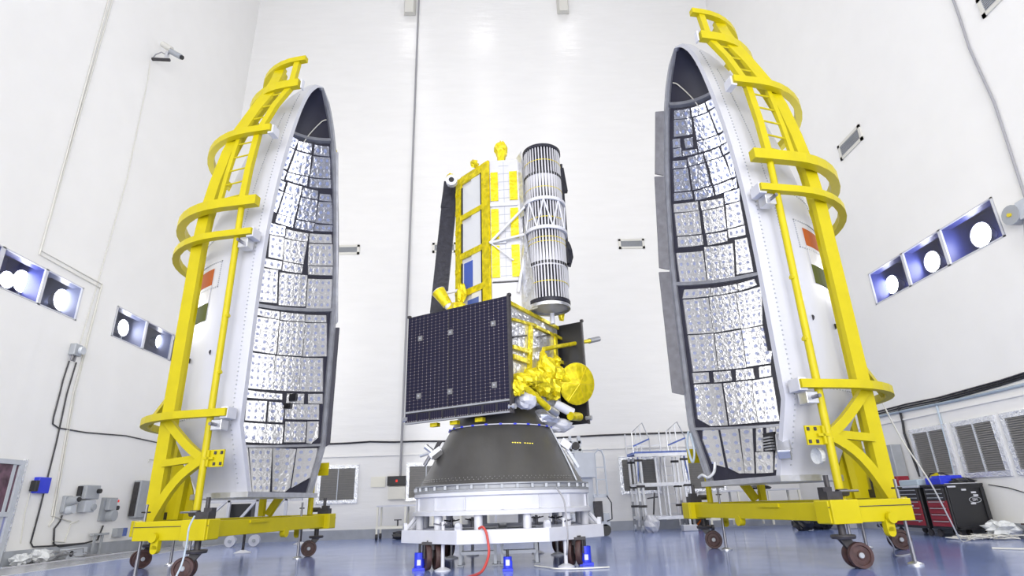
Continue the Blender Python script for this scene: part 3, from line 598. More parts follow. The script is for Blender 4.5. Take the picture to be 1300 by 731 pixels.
    # flag: saffron, white and green bands on the outer skin
    for (z0, z1, mt, nm) in ((3.92, 4.28, M_orange, 'saffron_band'), (3.55, 3.92, M_sat, 'white_band'), (3.19, 3.55, M_green, 'green_band')):
        v = []; N = 10
        for off in (-.003, -.010):
            for z in (z0, z1):
                for i in range(N+1): v.append(S(math.radians(31+(66-31)*i/N), z, off))
        W_ = N+1; f = [(2*W_+i, 2*W_+i+1, 3*W_+i+1, 3*W_+i) for i in range(N)]+[(i, i+1, 2*W_+i+1, 2*W_+i) for i in range(N)]+[(W_+i, W_+i+1, 3*W_+i+1, 3*W_+i) for i in range(N)]
        f += [(0, W_, 3*W_, 2*W_), (N, W_+N, 3*W_+N, 2*W_+N)]
        MB().add(v, f).build(nm, mt, T, False)
    m = MB()                                     # dotted access panel outline
    for i in range(14): m.box(S(math.radians(25), 3.85+.55*i/13, -.004), (.02, .02, .02))
    for i in range(16):
        for z in (3.85, 4.4): m.box(S(math.radians(25+28*i/15), z, -.004), (.02, .02, .02))
    tag(m.build('access_panel_screws', M_grey, T, False), kind='stuff')
    for (ph, z) in ((22, 2.5), (42, 2.45)): MB().lathe([(.001, .01), (.05, .01), (.05, 0)], S(math.radians(ph), z, -.004), 8, ax=(V(0, 0, 1), V(A['s'], 0, 0), V(0, -.5, 0)+V(-A['s']*.8, 0, 0))).build('vent_port', M_blackm, T, False)
    # foot plate
    m = MB(); pl = [F(-1.24*math.cos(PI*i/24), KW*1.24*math.sin(PI*i/24), 0) for i in range(25)]
    pl = [F(-1.24, -.12, 0)]+pl+[F(1.24, -.12, 0)]
    m.slab([p+V(0, 0, -.09) for p in pl], (0, 0, .09)).build('foot_plate', M_alu, T, False)
    # dark gusset at the bottom of the near edge and seal strips on the far edge
    if side == 'R':
        for (z0, z1, wd, mt) in ((6.9, 8.45, .24, M_seal), (4.6, 6.88, .26, M_seal), (1.75, 4.55, .28, M_seal)):
            pts = [F(rad(z0)+.01, -.05, z0), F(rad(z1)+.01, -.05, z1), F(rad(z1)+.06, -wd, z1), F(rad(z0)+.06, -wd, z0+.06)]
            MB().slab(pts, (A['s']*.03, 0, 0)).build('edge_seal', mt, T, False)
    else:
        for (z0, z1, wd, mt) in ((1.0, 3.8, .13, M_dark), (3.9, 8.3, .08, M_rim)):
            pts = [F(rad(z0)+.01, -.05, z0), F(rad(z1)+.01, -.05, z1), F(rad(z1)+.03, -wd, z1), F(rad(z0)+.03, -wd, z0+.06)]
            MB().slab(pts, (A['s']*.03, 0, 0)).build('edge_seal', mt, T, False)
    # black blanket edge hanging inside the near edge
    v = []; N = 40; rn = random.Random(5 if side == 'L' else 6)
    for i in range(N+1):
        z = 1.25+6.9*i/N; wv = 30+8*math.sin(z*2.1)+5*rn.random() if z > 3.2 else 18+5*rn.random()
        for k in range(5): v.append(S(math.radians(3+wv*k/4), z, .06+(.05*rn.random() if k == 4 else .01)))
    MB().add(v, [(i*5+k, i*5+k+1, (i+1)*5+k+1, (i+1)*5+k) for i in range(N) for k in range(4)]).build('black_blanket', M_carbon, T, False, smooth=60)
    # light cord hanging in the nose
    pts = [S(math.radians(a), z, .12) for a, z in ((174, 9.0), (166, 8.98), (158, 8.9), (150, 8.78), (143, 8.62), (138, 8.42))]
    MB().path(smooth_pts(pts, 5), .014, 5).build('cord', M_cream, T, False, smooth=60)
    MB().blob(S(math.radians(179), 8.35, -.05), .07, .1, 5).build('lug', M_yel, T, False)
    # apex cap
    MB().blob(F(0, .02, 9.56), (.07, .05, .04), .02, 6).build('apex_cap', M_rim, T, False)
    # small fittings inside
    if side == 'L':
        for (a, z, w_, h_) in ((158.6, 2.12, .16, .16), (154.5, 1.93, .07, .12), (157, 1.93, .07, .12)):
            c = S(math.radians(a), z, .12); MB().box(c, (.1, w_, h_)).build('connector_box', M_black, T, False)
    else:
        c = S(math.radians(136), .70, .14)
        for i in range(5): MB().box(c+V(0, 0, -.14+.055*i), (.32, .1, .03)).build('spring_bar', M_alu, T, False)
        MB().box(c+V(0, .05, .0), (.38, .06, .36)).build('spring_housing', M_black, T, False)
        c2 = F(-1.42, -.02, .28)
        MB().bar(c2+V(.05, -.12, .0), c2+V(-.28, .14, .30), .2, .16).build('actuator', M_alu, T, False, bevel=.02); MB().lathe([(.001, .05), (.12, .05), (.12, -.02)], F(-1.62, .3, .25), 16, ax=(V(0, 0, 1), V(1, 0, 0), V(0, 1, 0))).build('round_fitting', M_plastic, T, False)
        MB().path(smooth_pts([F(1.56, -.08, 1.0), F(1.6, -.12, .72), F(1.44, -.14, .38), F(1.38, -.1, .6), F(1.5, -.08, .95)]), .022, 6).build('guide_loop', M_lblue, T, False)
        MB().path(smooth_pts([F(1.25, -.15, .08), F(1.1, -.14, .12), F(.98, -.1, .07), F(.88, -.02, .16), F(.86, .02, .34)]), .028, 6).build('hose', M_plastic, T, False, smooth=60)
    return T
fL = fairing('L'); fR = fairing('R')
# ================================================================== YELLOW LADDER STANDS
def Upath(a, w0, ws, z, n=22):
    pts = [(-a, ws, z)]
    if w0-ws > .05: pts += [(-a, ws+(w0-ws)*.5, z)]
    pts += [(-a*math.cos(PI*i/n), w0+a*math.sin(PI*i/n), z) for i in range(n+1)]
    if w0-ws > .05: pts += [(a, ws+(w0-ws)*.5, z)]
    return pts+[(a, ws, z)]
def caster(name, T, p, yaw, r=.165):
    c = V(math.cos(yaw), math.sin(yaw), 0); q = V(p[0], p[1], 0)+c*.14+V(0, 0, r); sd = V(-c.y, c.x, 0)
    st = MB(); st.tube((p[0], p[1], .57), (p[0], p[1], .42), .05, 10); st.lathe([(.001, .42), (.15, .42), (.16, .40), (.15, .37), (.07, .36), (.001, .36)], (p[0], p[1], 0), 14)
    C_ = st.build('caster', M_blackm, T, False, smooth=40)
    for s in (-1, 1):
        MB().slab([V(p[0], p[1], .37)+sd*s*.02-c*.08, V(p[0], p[1], .37)+sd*s*.02+c*.08, q+c*.06+sd*s*.02+V(0, 0, 0), q+V(0, 0, -.05)+sd*s*.02, q-c*.06+sd*s*.02], sd*s*.015).build('fork', M_blackm, C_, False)
        MB().lathe([(.001, -.03), (.05, -.035), (.06, -.02), (r*.7, -.015), (r*.75, -.035), (r*.97, -.035), (r, -.02), (r, .02), (r*.97, .035), (r*.75, .035), (r*.7, .015), (.06, .02), (.001, .03)], q+sd*s*.075, 24, ax=(c, V(0, 0, 1), sd)).build('wheel', M_rust, C_, False, smooth=40)
        MB().lathe([(.001, s*.045), (.03, s*.045), (.04, s*.03)], q+sd*s*.075, 10, ax=(c, V(0, 0, 1), sd)).build('hub_cap', M_grey, C_, False)
def stand(side):
    A = FAIR[side]; F = local(side); z0 = A['z0']; s = A['s']
    G = lambda u, w, z: V(s*u, w, z)          # absolute height, no lean
    lab = {'L': 'yellow steel ladder stand on casters holding the left fairing half', 'R': 'yellow steel ladder stand on casters holding the right fairing half'}[side]
    T = thing('fairing_stand', lab, 'stand', (A['c'][0], A['c'][1], 0), A['rz'])
    out = lambda i, p: (1, 0, 0)
    rings = [(1.95, .72, -.02, 1.28, .12, .13), (1.92, .72, -.02, 4.70, .13, .13), (1.90, .75, -.02, 5.38, .16, .20), (1.80, .45, -.05, 7.12, .13, .15), (1.55, -.10, -.40, 8.38, .13, .19), (1.42, -.20, -.42, 9.15, .12, .12)]
    for k, (a, w0, ws, z, wd, ht) in enumerate(rings):
        full = Upath(a, w0, ws, z); keep = {3: -7, 4: -10, 5: -12}.get(k, -4)      # rings stop short on the far side
        P = [F(*p) for p in full[:keep]]
        cen = F(0, w0, z)
        MB().sweep(P, wd, ht, lambda i, p, P=P: (lambda t: (t.y, -t.x, 0))((P[min(i+1, len(P)-1)]-P[max(i-1, 0)]))).build('ring_beam', M_yel, T, False)
        for e in (-1,):
            if k in (3, 4): MB().box(F(e*(a-.10 if k == 3 else a-.02), ws-.06 if k == 4 else ws+.02, z-.02), (.22 if k == 3 else .1, .03 if k == 4 else .12, ht+.05)).build('pad', M_white, T, False)
            if k in (0, 1):
                MB().box(F(e*(a-.12), ws+.06, z), (.26, .14, .20)).build('clamp_block', M_white, T, False, bevel=.01)
                c_ = MB().box(F(e*(a-.12), ws+.20, z-.20), (.2, .2, .18)).build('bolt_block', M_alu, T, False, bevel=.01)
                MB().tube(F(e*(a-.02), ws+.2, z-.2), F(e*(a+.14), ws+.2, z-.2), .03, 8).build('bolt', M_chrome, c_, False)
    ZB = .86-z0                                # base top relative to the fairing foot
    for e in (-1, 1):
        # big curved outer rail
        pr = [(e*1.62, 1.38, ZB), (e*1.62, 1.38, 1.28), (e*1.62, 1.38, 3.0), (e*1.62, 1.37, 4.7), (e*1.60, 1.34, 5.38), (e*1.60, 1.22, 6.1), (e*1.60, 1.05, 6.8), (e*1.58, .88, 7.3), (e*1.52, .62, 7.85), (e*1.44, .38, 8.38), (e*1.34, .30, 8.8), (e*1.22, .32, 9.15)]
        if e > 0: pr = [(u-.02, w, z) for (u, w, z) in pr[:4]]
        MB().sweep([F(*p) for p in pr], .24 if e < 0 else .12, .10, lambda i, p: (0, 1, 0)).build('main_rail', M_yel, T, False)
        if e < 0: pr2 = [(u-e*.13, w-.02, z) for (u, w, z) in pr]
        if e < 0: MB().sweep([F(*p) for p in pr2], .05, .16, lambda i, p: (0, 1, 0)).build('rail_web', M_yel, T, False)
        # thin tube, becoming the ladder stile above the second ring
        TH = 1.86
        th = [(e*TH, .36, ZB), (e*TH, .36, 1.28), (e*(TH-.02), .36, 5.38 if e < 0 else 3.6)]
        MB().path([F(*p) for p in th], .06, 10).build('tube_post', M_yel, T, False, smooth=60)
        if e > 0: st1 = None
        st1 = [(e*1.84, .36, 5.38), (e*1.78, .36, 6.2), (e*1.70, .32, 7.12), (e*1.60, .08, 7.85), (e*1.50, -.18, 8.38), (e*1.40, -.20, 9.1)]
        if e < 0: MB().sweep([F(*p) for p in st1], .13, .10, lambda i, p: (0, 1, 0)).build('ladder_stile', M_yel, T, False)
        st2 = [(e*1.72, .98, 5.38), (e*1.70, .90, 6.2), (e*1.66, .78, 7.12), (e*1.56, .48, 7.85), (e*1.46, .22, 8.38)]
        if e < 0: MB().sweep([F(*p) for p in st2], .09, .07, lambda i, p: (0, 1, 0)).build('ladder_stile', M_yel, T, False)
        def at(pts, z):
            for i in range(len(pts)-1):
                if pts[i][2] <= z <= pts[i+1][2]:
                    t = (z-pts[i][2])/(pts[i+1][2]-pts[i][2]); return [pts[i][x]+(pts[i+1][x]-pts[i][x])*t for x in (0, 1)]+[z]
            return pts[-1]
        for k in range(9 if e < 0 else 0):
            z = 5.62+.325*k; MB().tube(F(*at(st1, z)), F(*at(st2, z)), .018, 6).build('rung', M_yel, T, False)
        for z in (3.05, 2.0): MB().tube(F(e*1.86, .36, z), F(e*1.86, .28, z+.02), .045, 8).build('lug', M_yel, T, False)
        # side truss below the lowest ring
        nd = V(e*1.86, .36, .53)
        def arc(p, q, bow, n=8):
            p, q = V(*p), V(*q); return [F(*(p.lerp(q, i/n)+V(0, bow[0], bow[1])*math.sin(PI*i/n))) for i in range(n+1)]
        MB().sweep(arc((e*1.66, 1.34, 1.22), nd, (-.06, -.10)), .10, .14, lambda i, p: (1, 0, 0)).build('curved_brace', M_yel, T, False)
        MB().sweep(arc(nd, (e*1.72, 1.30, ZB+.02), (.06, .12)), .10, .15, lambda i, p: (1, 0, 0)).build('curved_brace', M_yel, T, False)
        MB().bar(F(e*1.66, 1.3, .50), F(e*1.80, .4, .56), .09, .12).build('cross_bar', M_yel, T, False)
        pl_ = MB().box(F(e*1.86, .14, .53), (.03, .30, .28)).build('bolt_plate', M_yel, T, False)
        for (a_, b_) in ((-.1, -.09), (-.1, .09), (.02, -.09), (.02, .09)): MB().box(F(e*1.88, .13+a_, .53+b_), (.02, .04, .05)).build('bolt_hole', M_blackm, pl_, False)
        MB().box(F(e*1.84, .26, .53), (.16, .04, .26)).box(F(e*1.84, .26, .53), (.16, .2, .04)).build('gusset', M_yel, T, False)
        # brace to the outermost part of the low ring
        MB().bar(F(e*1.60, 1.42, 1.72), F(e*.95, 2.38, 1.30), .09, .09).build('brace', M_yel, T, False)
        # base beams
        MB().bar(G(e*2.02, -.12, .715), G(e*2.02, 1.22, .715), .28, .29).build('end_beam', M_yel, T, False, bevel=.008)
        MB().bar(G(e*1.98, 1.15, .715), G(e*.30, 2.72, .715), .26, .28).build('side_beam', M_yel, T, False, bevel=.008)
        MB().box(G(e*2.03, .12, .715), (.34, .44, .31)).build('corner_block', M_yel, T, False, bevel=.01)
        MB().tube(G(e*2.18, .80, .62), G(e*2.18, .80, .62)+V(s*e*.05, 0, 0), .075, 14).build('lug', M_yel, T, False, smooth=40)
        m = MB().box(G(e*2.14, .78, .52), (.08, .13, .15)); m.tube(G(e*2.10, .78, .44), G(e*2.18, .78, .44), .065, 12).build('tow_lug', M_yel, T, False, smooth=40)
        MB().box(G(e*2.165, .55, .775), (.012, 1.35, .010)).build('plate_seam', M_blackm, T, False)
        # screw drive on the corner
        m = MB().box(G(e*2.0, .08, .92), (.18, .24, .12)); m.box(G(e*1.96, .04, 1.0), (.12, .14, .08)); m.tube(G(e*1.98, .08, 1.0), G(e*1.98, .08, 1.2), .035, 8)
        m.tube(G(e*2.0, .2, .96), G(e*2.0, .36, .96), .05, 8); m.build('screw_drive', M_blackm, T, False)
        MB().tube(G(e*2.05, .2, .98), G(e*2.05, .5, .98), .016, 6).build('drive_shaft', M_chrome, T, False)
    MB().bar(G(0, 2.45, .715), G(0, 2.95, .715), .62, .29, (0, 0, 1)).build('apex_beam', M_yel, T, False, bevel=.008)
    MB().bar(G(-1.9, .12, .715), G(1.9, .12, .715), .22, .25).build('long_beam', M_yel, T, False, bevel=.008)
    MB().bar(G(-.9, .0, .80), G(-.35, .0, .80), .04, .05).build('stiffener', M_yel, T, False)
    MB().tube(G(.35, .0, .56), G(.35, .1, .56), .09, 12).build('lug', M_yel, T, False, smooth=40)
    # apex column and inner column under the ring
    MB().bar(G(-.22, 2.62, .86), F(-.22, 2.58, 1.24), .20, .12, (0, 1, 0)).build('apex_column', M_yel, T, False)
    MB().bar(G(.22, 2.62, .86), F(.22, 2.58, 1.24), .20, .12, (0, 1, 0)).build('apex_column', M_yel, T, False)
    MB().bar(G(0, 2.18, .86), F(0, 2.14, .42), .13, .13).build('inner_column', M_yel, T, False)
    m = MB(); m.slab([G(.04, 2.5, .86), G(.04, 1.85, .86), G(.04, 1.98, 1.4), F(.04, 2.14, .46), F(.04, 2.5, .8)], (.03, 0, 0)); m.build('gusset_plate', M_yel, T, False)
    # posts carrying the foot plate
    m = MB().box(G(0, 2.6, .93), (.3, .26, .14)); m.tube(G(0, 2.6, 1.0), G(0, 2.6, 1.25), .045, 8); m.build('screw_drive', M_blackm, T, False)
    # casters and levelling legs
    yaw = {'L': (math.radians(110), math.radians(120), math.radians(150)), 'R': (math.radians(78), math.radians(62), math.radians(68))}[side]
    caster('caster', T, G(-2.03, .12, 0), yaw[0]); caster('caster', T, G(2.03, .25, 0), yaw[1]); caster('caster', T, G(0, 2.68, 0), yaw[2])
    for (u, w) in ((-2.05, 1.14), (-1.55, .62), (1.5, .36), (.45, 2.55)):
        l = MB().tube(G(u, w, 1.12), G(u, w, .3), .022, 8).tube(G(u, w, .3), G(u, w, .03), .028, 8).build('levelling_leg', M_chrome, T, False, smooth=40)
        MB().lathe([(.001, .05), (.04, .045), (.10, .02), (.10, 0), (.001, 0)], G(u, w, 0), 14).build('foot', M_alu, l, False, smooth=40)
        MB().tube(G(u-.09, w, 1.0), G(u+.09, w, 1.0), .012, 6).build('handle', M_blackm, l, False)
    return T
sL = stand('L'); sR = stand('R')
# ================================================================== CENTRE: WHITE STAND, BLACK CONE, SATELLITE
CX, CY = 0.01, 11.3
T = thing('support_stand', 'white octagonal steel stand on casters under the black cone', 'stand', (CX, CY, 0))
def octo(ap, z0, z1, wd, m):
    for k in range(8):
        a = PI/8*0+k*PI/4; n_ = V(math.cos(a), math.sin(a), 0); t_ = V(-n_.y, n_.x, 0); L = 2*(ap)*math.tan(PI/8)
        c = V(0, 0, (z0+z1)/2)+n_*(ap-wd/2); m.box(c, (wd, L, z1-z0), (n_, t_, V(0, 0, 1)))
AP = 1.72
for k in range(8):
    a = k*PI/4; n_ = V(math.cos(a), math.sin(a), 0); t_ = V(-n_.y, n_.x, 0); L = 2*AP*math.tan(PI/8)
    MB().box(V(0, 0, .49)+n_*(AP-.08), (.16, L, .20), (n_, t_, V(0, 0, 1))).build('frame_beam', M_white, T, False, bevel=.006)
    b = a+PI/8; c = V(math.cos(b), math.sin(b), 0)*(AP/math.cos(PI/8)-.06)
    MB().box(c+V(0, 0, .58), (.06, .10, .14), (c.normalized(), V(-c.y, c.x, 0).normalized(), V(0, 0, 1))).tube(c+V(0, 0, .65)-c.normalized()*.03, c+V(0, 0, .65)+c.normalized()*.03, .05, 12).build('lifting_lug', M_white, T, False)
for k in range(12):
    a = (k+.5)*PI/6; MB().tube((1.5*math.cos(a), 1.5*math.sin(a), .58), (1.5*math.cos(a), 1.5*math.sin(a), .82), .07, 12).build('post', M_white, T, False, smooth=40)
for s in (-1, 1):
    for y in (-.25, .25): MB().tube((s*1.50, y, .82), (s*1.72, y*1.6, .55), .035, 8).build('corner_strut', M_white, T, False, smooth=40)
MB().lathe([(1.30, .80), (1.62, .80), (1.62, .86), (1.56, .88), (1.56, 1.08), (1.60, 1.10), (1.60, 1.15), (1.30, 1.15), (1.30, .80)], n=48).build('ring_drum', M_white, T, False, smooth=30)
for k in range(16):
    a = k*PI/8; n_ = V(math.cos(a), math.sin(a), 0); MB().box(n_*1.575+V(0, 0, .98), (.03, .02, .20), (n_, V(-n_.y, n_.x, 0), V(0, 0, 1))).build('web_rib', M_white, T, False)
MB().bar((-1.6, 0, .49), (1.6, 0, .49), .14, .18).build('cross_beam', M_white, T, False); MB().bar((0, -1.6, .49), (0, 1.6, .49), .14, .18).build('cross_beam', M_white, T, False)
for (x, y, yaw) in ((-1.15, -1.15, 1.9), (1.17, -1.15, 1.2), (-1.15, 1.15, 2.2), (1.17, 1.15, .9)):
    C_ = MB().tube((x, y, .30), (x, y, .44), .1, 10).box((x, y, .40), (.3, .3, .04)).build('caster', M_blackm, T, False)
    c = V(math.cos(yaw), math.sin(yaw), 0); sd = V(-c.y, c.x, 0); c = c; q = V(x, y, .20)
    for s in (-1, 1):
        MB().lathe([(.001, -.03), (.06, -.04), (.14, -.02), (.15, -.04), (.19, -.04), (.198, -.02), (.198, .02), (.19, .04), (.15, .04), (.14, .02), (.06, .04), (.001, .03)], q+c*.0+V(-c.y, c.x, 0)*s*.0+c*.0+sd*s*.075, 24, ax=(c, V(0, 0, 1), sd)).build('wheel', M_rust, C_, False, smooth=40)
    for s in (-1, 0, 1): MB().box(q+sd*s*.135+V(0, 0, .09), (.14, .02, .22), (c, sd, V(0, 0, 1))).build('fork', M_blackm, C_, False)
for (x, y) in ((-.96, -1.3), (.98, -1.36), (-1.0, .9), (1.05, .9), (-.62, 1.45), (.7, 1.45)):
    l = MB().tube((x, y, .03), (x, y, .72), .03, 10).build('levelling_leg', M_white if y < 0 else M_chrome, T, False, smooth=40)
    MB().lathe([(.001, .06), (.05, .05), (.13, .015), (.13, 0), (.001, 0)], (x, y, 0), 16).build('foot', M_white, l, False, smooth=40)
    h = MB()
    for k in range(4): a = k*PI/2+.4; h.tube((x, y, .66), (x+.16*math.cos(a), y+.16*math.sin(a), .69), .012, 6)
    h.build('handwheel', M_chrome if y < 0 else M_blackm, l, False)
# black cone
T = thing('payload_adapter', 'black conical payload adapter standing on the white octagonal stand', 'adapter', (CX, CY, 1.15))
MB().lathe([(1.56, 1.27), (1.50, 1.30), (.955, 2.28), (.60, 2.86), (.56, 2.86), (.90, 2.28), (1.46, 1.27)], (0, 0, -1.15), n=64).build('cone_skin', M_cone, T, False, smooth=40)
MB().lathe([(1.45, 1.15), (1.60, 1.15), (1.60, 1.19), (1.57, 1.20), (1.57, 1.25), (1.60, 1.26), (1.60, 1.28), (1.45, 1.29), (1.45, 1.15)], (0, 0, -1.15), n=64).build('base_flange', M_flange, T, False, smooth=30)
m = MB()
for k in range(120):
    for (r, z) in ((1.485, 1.345), (1.465, 1.38)): a = 2*PI*(k+(.5 if z > 1.36 else 0))/120; m.box((r*math.cos(a), r*math.sin(a), z-1.15), (.010, .010, .010))
tag(m.build('rivets', M_louv, T, False), kind='stuff')
m = MB()
for k in range(40): a = 2*PI*k/40; m.box((1.59*math.cos(a), 1.59*math.sin(a), .075), (.04, .04, .06))
tag(m.build('flange_bolts', M_grey, T, False), kind='stuff')
MB().lathe([(.95, 2.27), (.985, 2.27), (.985, 2.285), (.95, 2.29)], (0, 0, -1.15), n=64).build('band', M_white, T, False, smooth=40)
for k in range(24):
    a = 2*PI*k/24; n_ = V(math.cos(a), math.sin(a), 0); MB().box(n_*.985+V(0, 0, 1.128), (.03, .05, .028), (n_, V(-n_.y, n_.x, 0), V(0, 0, 1))).build('blue_clip', M_blue, T, False)
MB().lathe([(.60, 2.86), (.66, 2.86), (.66, 2.93), (.60, 2.95)], (0, 0, -1.15), n=48).build('top_ring', M_alu, T, False, smooth=40)
pt = []                                          # cable down the right flank
for i in range(12): z = 2.3-1.0*i/11; r = .955+(2.28-z)*.556+.02; a = -.32-.02*i; pt.append((r*math.cos(a), r*math.sin(a), z-1.15))
MB().path(pt, .014, 5).build('flank_cable', M_lgrey, T, False)
def cone_pt(px, py):
    r = ray(px, py)                              # intersect the flank
    best = None
    for i in range(4000):
        t = .4+i*.0003; q = V(0, 0, H)+r*(t*9/r.y); rr = math.hypot(q.x-CX, q.y-CY)
        if q.z < 2.28 and rr < .955+(2.28-q.z)*.556: return q
        if q.z >= 2.28 and rr < .6+(2.86-q.z)*.612: return q
    return q
for i in range(9):                               # faint yellow stencil line
    if i == 4: continue
    q = cone_pt(651+3.1*i, 561.5+.15*i); MB().box(q, (.026, .010, .014)).build('yellow_stencil_mark', M_gold2, T)
q = V(-1.18, 10.85, 1.86)                        # clamp fitting on the left flank
m = thing('clamp_fitting', 'metal clamp fitting bolted on the left flank of the black cone', 'clamp', (q.x, q.y, q.z-.1))
MB().box(q, (.24, .2, .1), (V(.8, 0, .6), V(0, 1, 0), V(-.6, 0, .8))).build('block', M_white, m, bevel=.01); MB().box(q+V(.05, -.1, -.05), (.2, .06, .08), (V(.8, 0, .6), V(0, 1, 0), V(-.6, 0, .8))).build('slot', M_black, m)
MB().tube(q+V(-.18, -.05, .12), q+V(-.06, -.05, .02), .05, 12).build('round_head', M_alu, m, smooth=40); MB().tube(q+V(-.2, -.05, -.22), q+V(-.08, -.05, -.03), .035, 8).build('screw', M_chrome, m)
MB().tube(q+V(-.28, -.05, -.05), q+V(-.02, -.05, .03), .03, 8).build('lever', M_alu, m); MB().tube(q+V(.0, -.05, .05), q+V(.08, -.05, .2), .04, 8).build('screw', M_blackm, m)
q = V(1.20, 10.9, 1.95)
m = thing('clamp_fitting', 'small white clamp fitting on the right flank of the black cone', 'clamp', (q.x, q.y, q.z-.1))
MB().box(q, (.2, .14, .14), (V(.8, 0, -.6), V(0, 1, 0), V(.6, 0, .8))).build('block', M_white, m, bevel=.01); MB().box(q+V(.1, 0, -.22), (.05, .06, .45), (V(.86, 0, .5), V(0, 1, 0), V(-.5, 0, .86))).build('slide', M_lgrey, m)
# ------------------------------------------------------------------ satellite
SAT = thing('satellite', 'tall gold and silver foil wrapped satellite standing on the black cone', 'satellite', (0, 11.3, 2.95))
e1 = V(-.854, .52, 0); e2 = V(.52, .854, 0); ez = V(0, 0, 1); C0 = V(0, 11.3, 0); AXB = (e1, e2, ez)
def B(a, b, z): return C0+e1*a+e2*b+ez*z
MB().box(B(0, 0, 3.68), (1.72, 2.0, 1.42), AXB).build('bus_body', M_silver, SAT)
MB().box(B(0, 0, 2.97), (1.3, 1.4, .10), AXB).build('bus_floor', M_alu, SAT)
for (a, b, z, d) in ((-.6, -.75, 2.86, (.5, .4, .22)), (-.7, .3, 2.84, (.5, .5, .3)), (.5, -.9, 2.86, (.4, .35, .2)), (1.0, -.95, 2.5, (.3, .2, .12)), (-.7, .75, 2.86, (.4, .4, .3))):
    MB().box(B(a, b, z), d, AXB).build('under_unit', M_white, SAT, bevel=.05)
def panel(sgn, a0, a1, zlo, zhi, lab):
    bb = sgn*1.14; fr = MB()
    P_ = MB().box(B((a0+a1)/2, bb, (zlo+zhi)/2), (abs(a1-a0), .05, zhi-zlo), AXB).build('solar_panel', M_black, SAT)
    n = 2; cut = [a0, a0+(a1-a0)*.57, a1]
    for k in range(2):
        u0, u1 = cut[k]+.012*(1 if a1 > a0 else -1), cut[k+1]-.012*(1 if a1 > a0 else -1); o = bb+sgn*.028
        q = [B(u0, o, zlo+.24), B(u1, o, zlo+.24), B(u1, o, zhi-.02), B(u0, o, zhi-.02)]
        nu = (26 if k == 0 else 20)//2*1; nv = 30
        MB().slab(q, e2*(sgn*.008)).build('cell_field', M_cells, P_, uv=[(0, 0), (nu, 0), (nu, nv), (0, nv)]*2)
    for k in range(8):                           # lower strip of framed cells
        u0 = a0+(a1-a0)*k/8; u1 = a0+(a1-a0)*(k+1)/8; d = (.02 if a1 > a0 else -.02)
        q = [B(u0+d, bb+sgn*.028, zlo+.04), B(u1-d, bb+sgn*.028, zlo+.04), B(u1-d, bb+sgn*.028, zlo+.18), B(u0+d, bb+sgn*.028, zlo+.18)]
        MB().slab(q, e2*(sgn*.006)).build('strip_cells', M_cells, P_, uv=[(0, 0), (5, 0), (5, .9), (0, .9)]*2)
    MB().box(B((a0+a1)/2, bb+sgn*.03, zlo+.215), (abs(a1-a0), .02, .03), AXB).build('strip_rail', M_flange, P_)
    MB().box(B((a0+a1)/2, bb+sgn*.03, zlo+.015), (abs(a1-a0), .02, .03), AXB).build('strip_rail', M_flange, P_)
    if sgn < 0:
        for fa in (.16, .56, .86) if a1 < a0 else (.14, .55, .86):
            for z in (zlo+.50, zlo+1.62):
                h_ = MB().box(B(a0+(a1-a0)*fa, bb+sgn*.04, z), (.10, .02, .10), AXB).build('hold_down', M_louv, P_); MB().tube(B(a0+(a1-a0)*fa, bb-.05, z), B(a0+(a1-a0)*fa, bb-.062, z), .016, 10).build('bolt', M_grey, h_)
    for a in (a0, a1):
        MB().tube(B(a, bb, zlo+.10)-e1*.06, B(a, bb, zlo+.10)+e1*.06, .05, 8).build('hinge', M_alu, P_)
        MB().box(B(a, bb, zhi+.02), (.06, .06, .05), AXB).build('hinge_lug', M_blackm, P_)
panel(-1, -.95, 1.38, 2.40, 4.50, 'left'); panel(1, -1.38, .95, 2.40, 4.50, 'right')
# back of the right hand panel is dark and plain, with a thin frame
MB().box(B(-1.37, 1.14, 3.45), (.03, .07, 2.12), AXB).build('panel_edge', M_blackm, SAT)
MB().box(B(-.94, -1.14, 3.45), (.04, .09, 2.12), AXB).build('panel_edge', M_blackm, SAT)
# bus front: gold strips, silver sheet, gold mechanism
FP = B(-.87, 0, 3.6)
def fp(px, py, o=0): return onP(px, py, FP-e1*o, e1)
def strip(pts, wd, mt=M_gold, o=.02, name='foil_strip', th=.05):
    for a, b in zip(pts[:-1], pts[1:]): MB().bar(fp(*a, o), fp(*b, o), wd, th, e1).build(name, mt, SAT)
strip([(674, 413), (672, 474)], .11); strip([(705, 424), (706, 458)], .09); strip([(651, 440), (671, 446)], .07, o=.05); strip([(651, 452), (671, 459)], .08, o=.05)
strip([(679, 414), (721, 434)], .06); strip([(650, 405), (680, 413)], .05); strip([(722, 432), (724, 462)], .06); strip([(706, 458), (724, 463)], .07)
strip([(651, 428), (668, 426)], .03, M_black, .01, 'seam'); strip([(682, 428), (702, 424)], .02, M_black, .01, 'seam')
MB().tube(fp(690, 443, .1), fp(749, 432.5, .45), .045, 10).build('boom', M_gold, SAT, smooth=60); q0, q1 = fp(748, 432.7, .44), fp(760, 430, .50)
MB().tube(q0, q1, .06, 10).build('boom_tip', M_flange, SAT, smooth=60)
for k, (px, py, r, o) in enumerate(((693, 468, (.20, .16, .22), .15), (706, 474, (.18, .16, .16), .25), (688, 488, (.22, .2, .22), .15), (700, 494, (.2, .2, .2), .2), (675, 480, (.2, .16, .18), .1), (716, 478, (.14, .14, .14), .35), (663, 482, (.22, .12, .12), .1), (706, 459, (.1, .1, .12), .2), (690, 458, (.08, .08, .2), .15), (657, 492, (.14, .1, .14), .12))):
    MB().blob(fp(px, py, o), r, .22, 8, k).build('foil_bundle', M_gold, SAT)
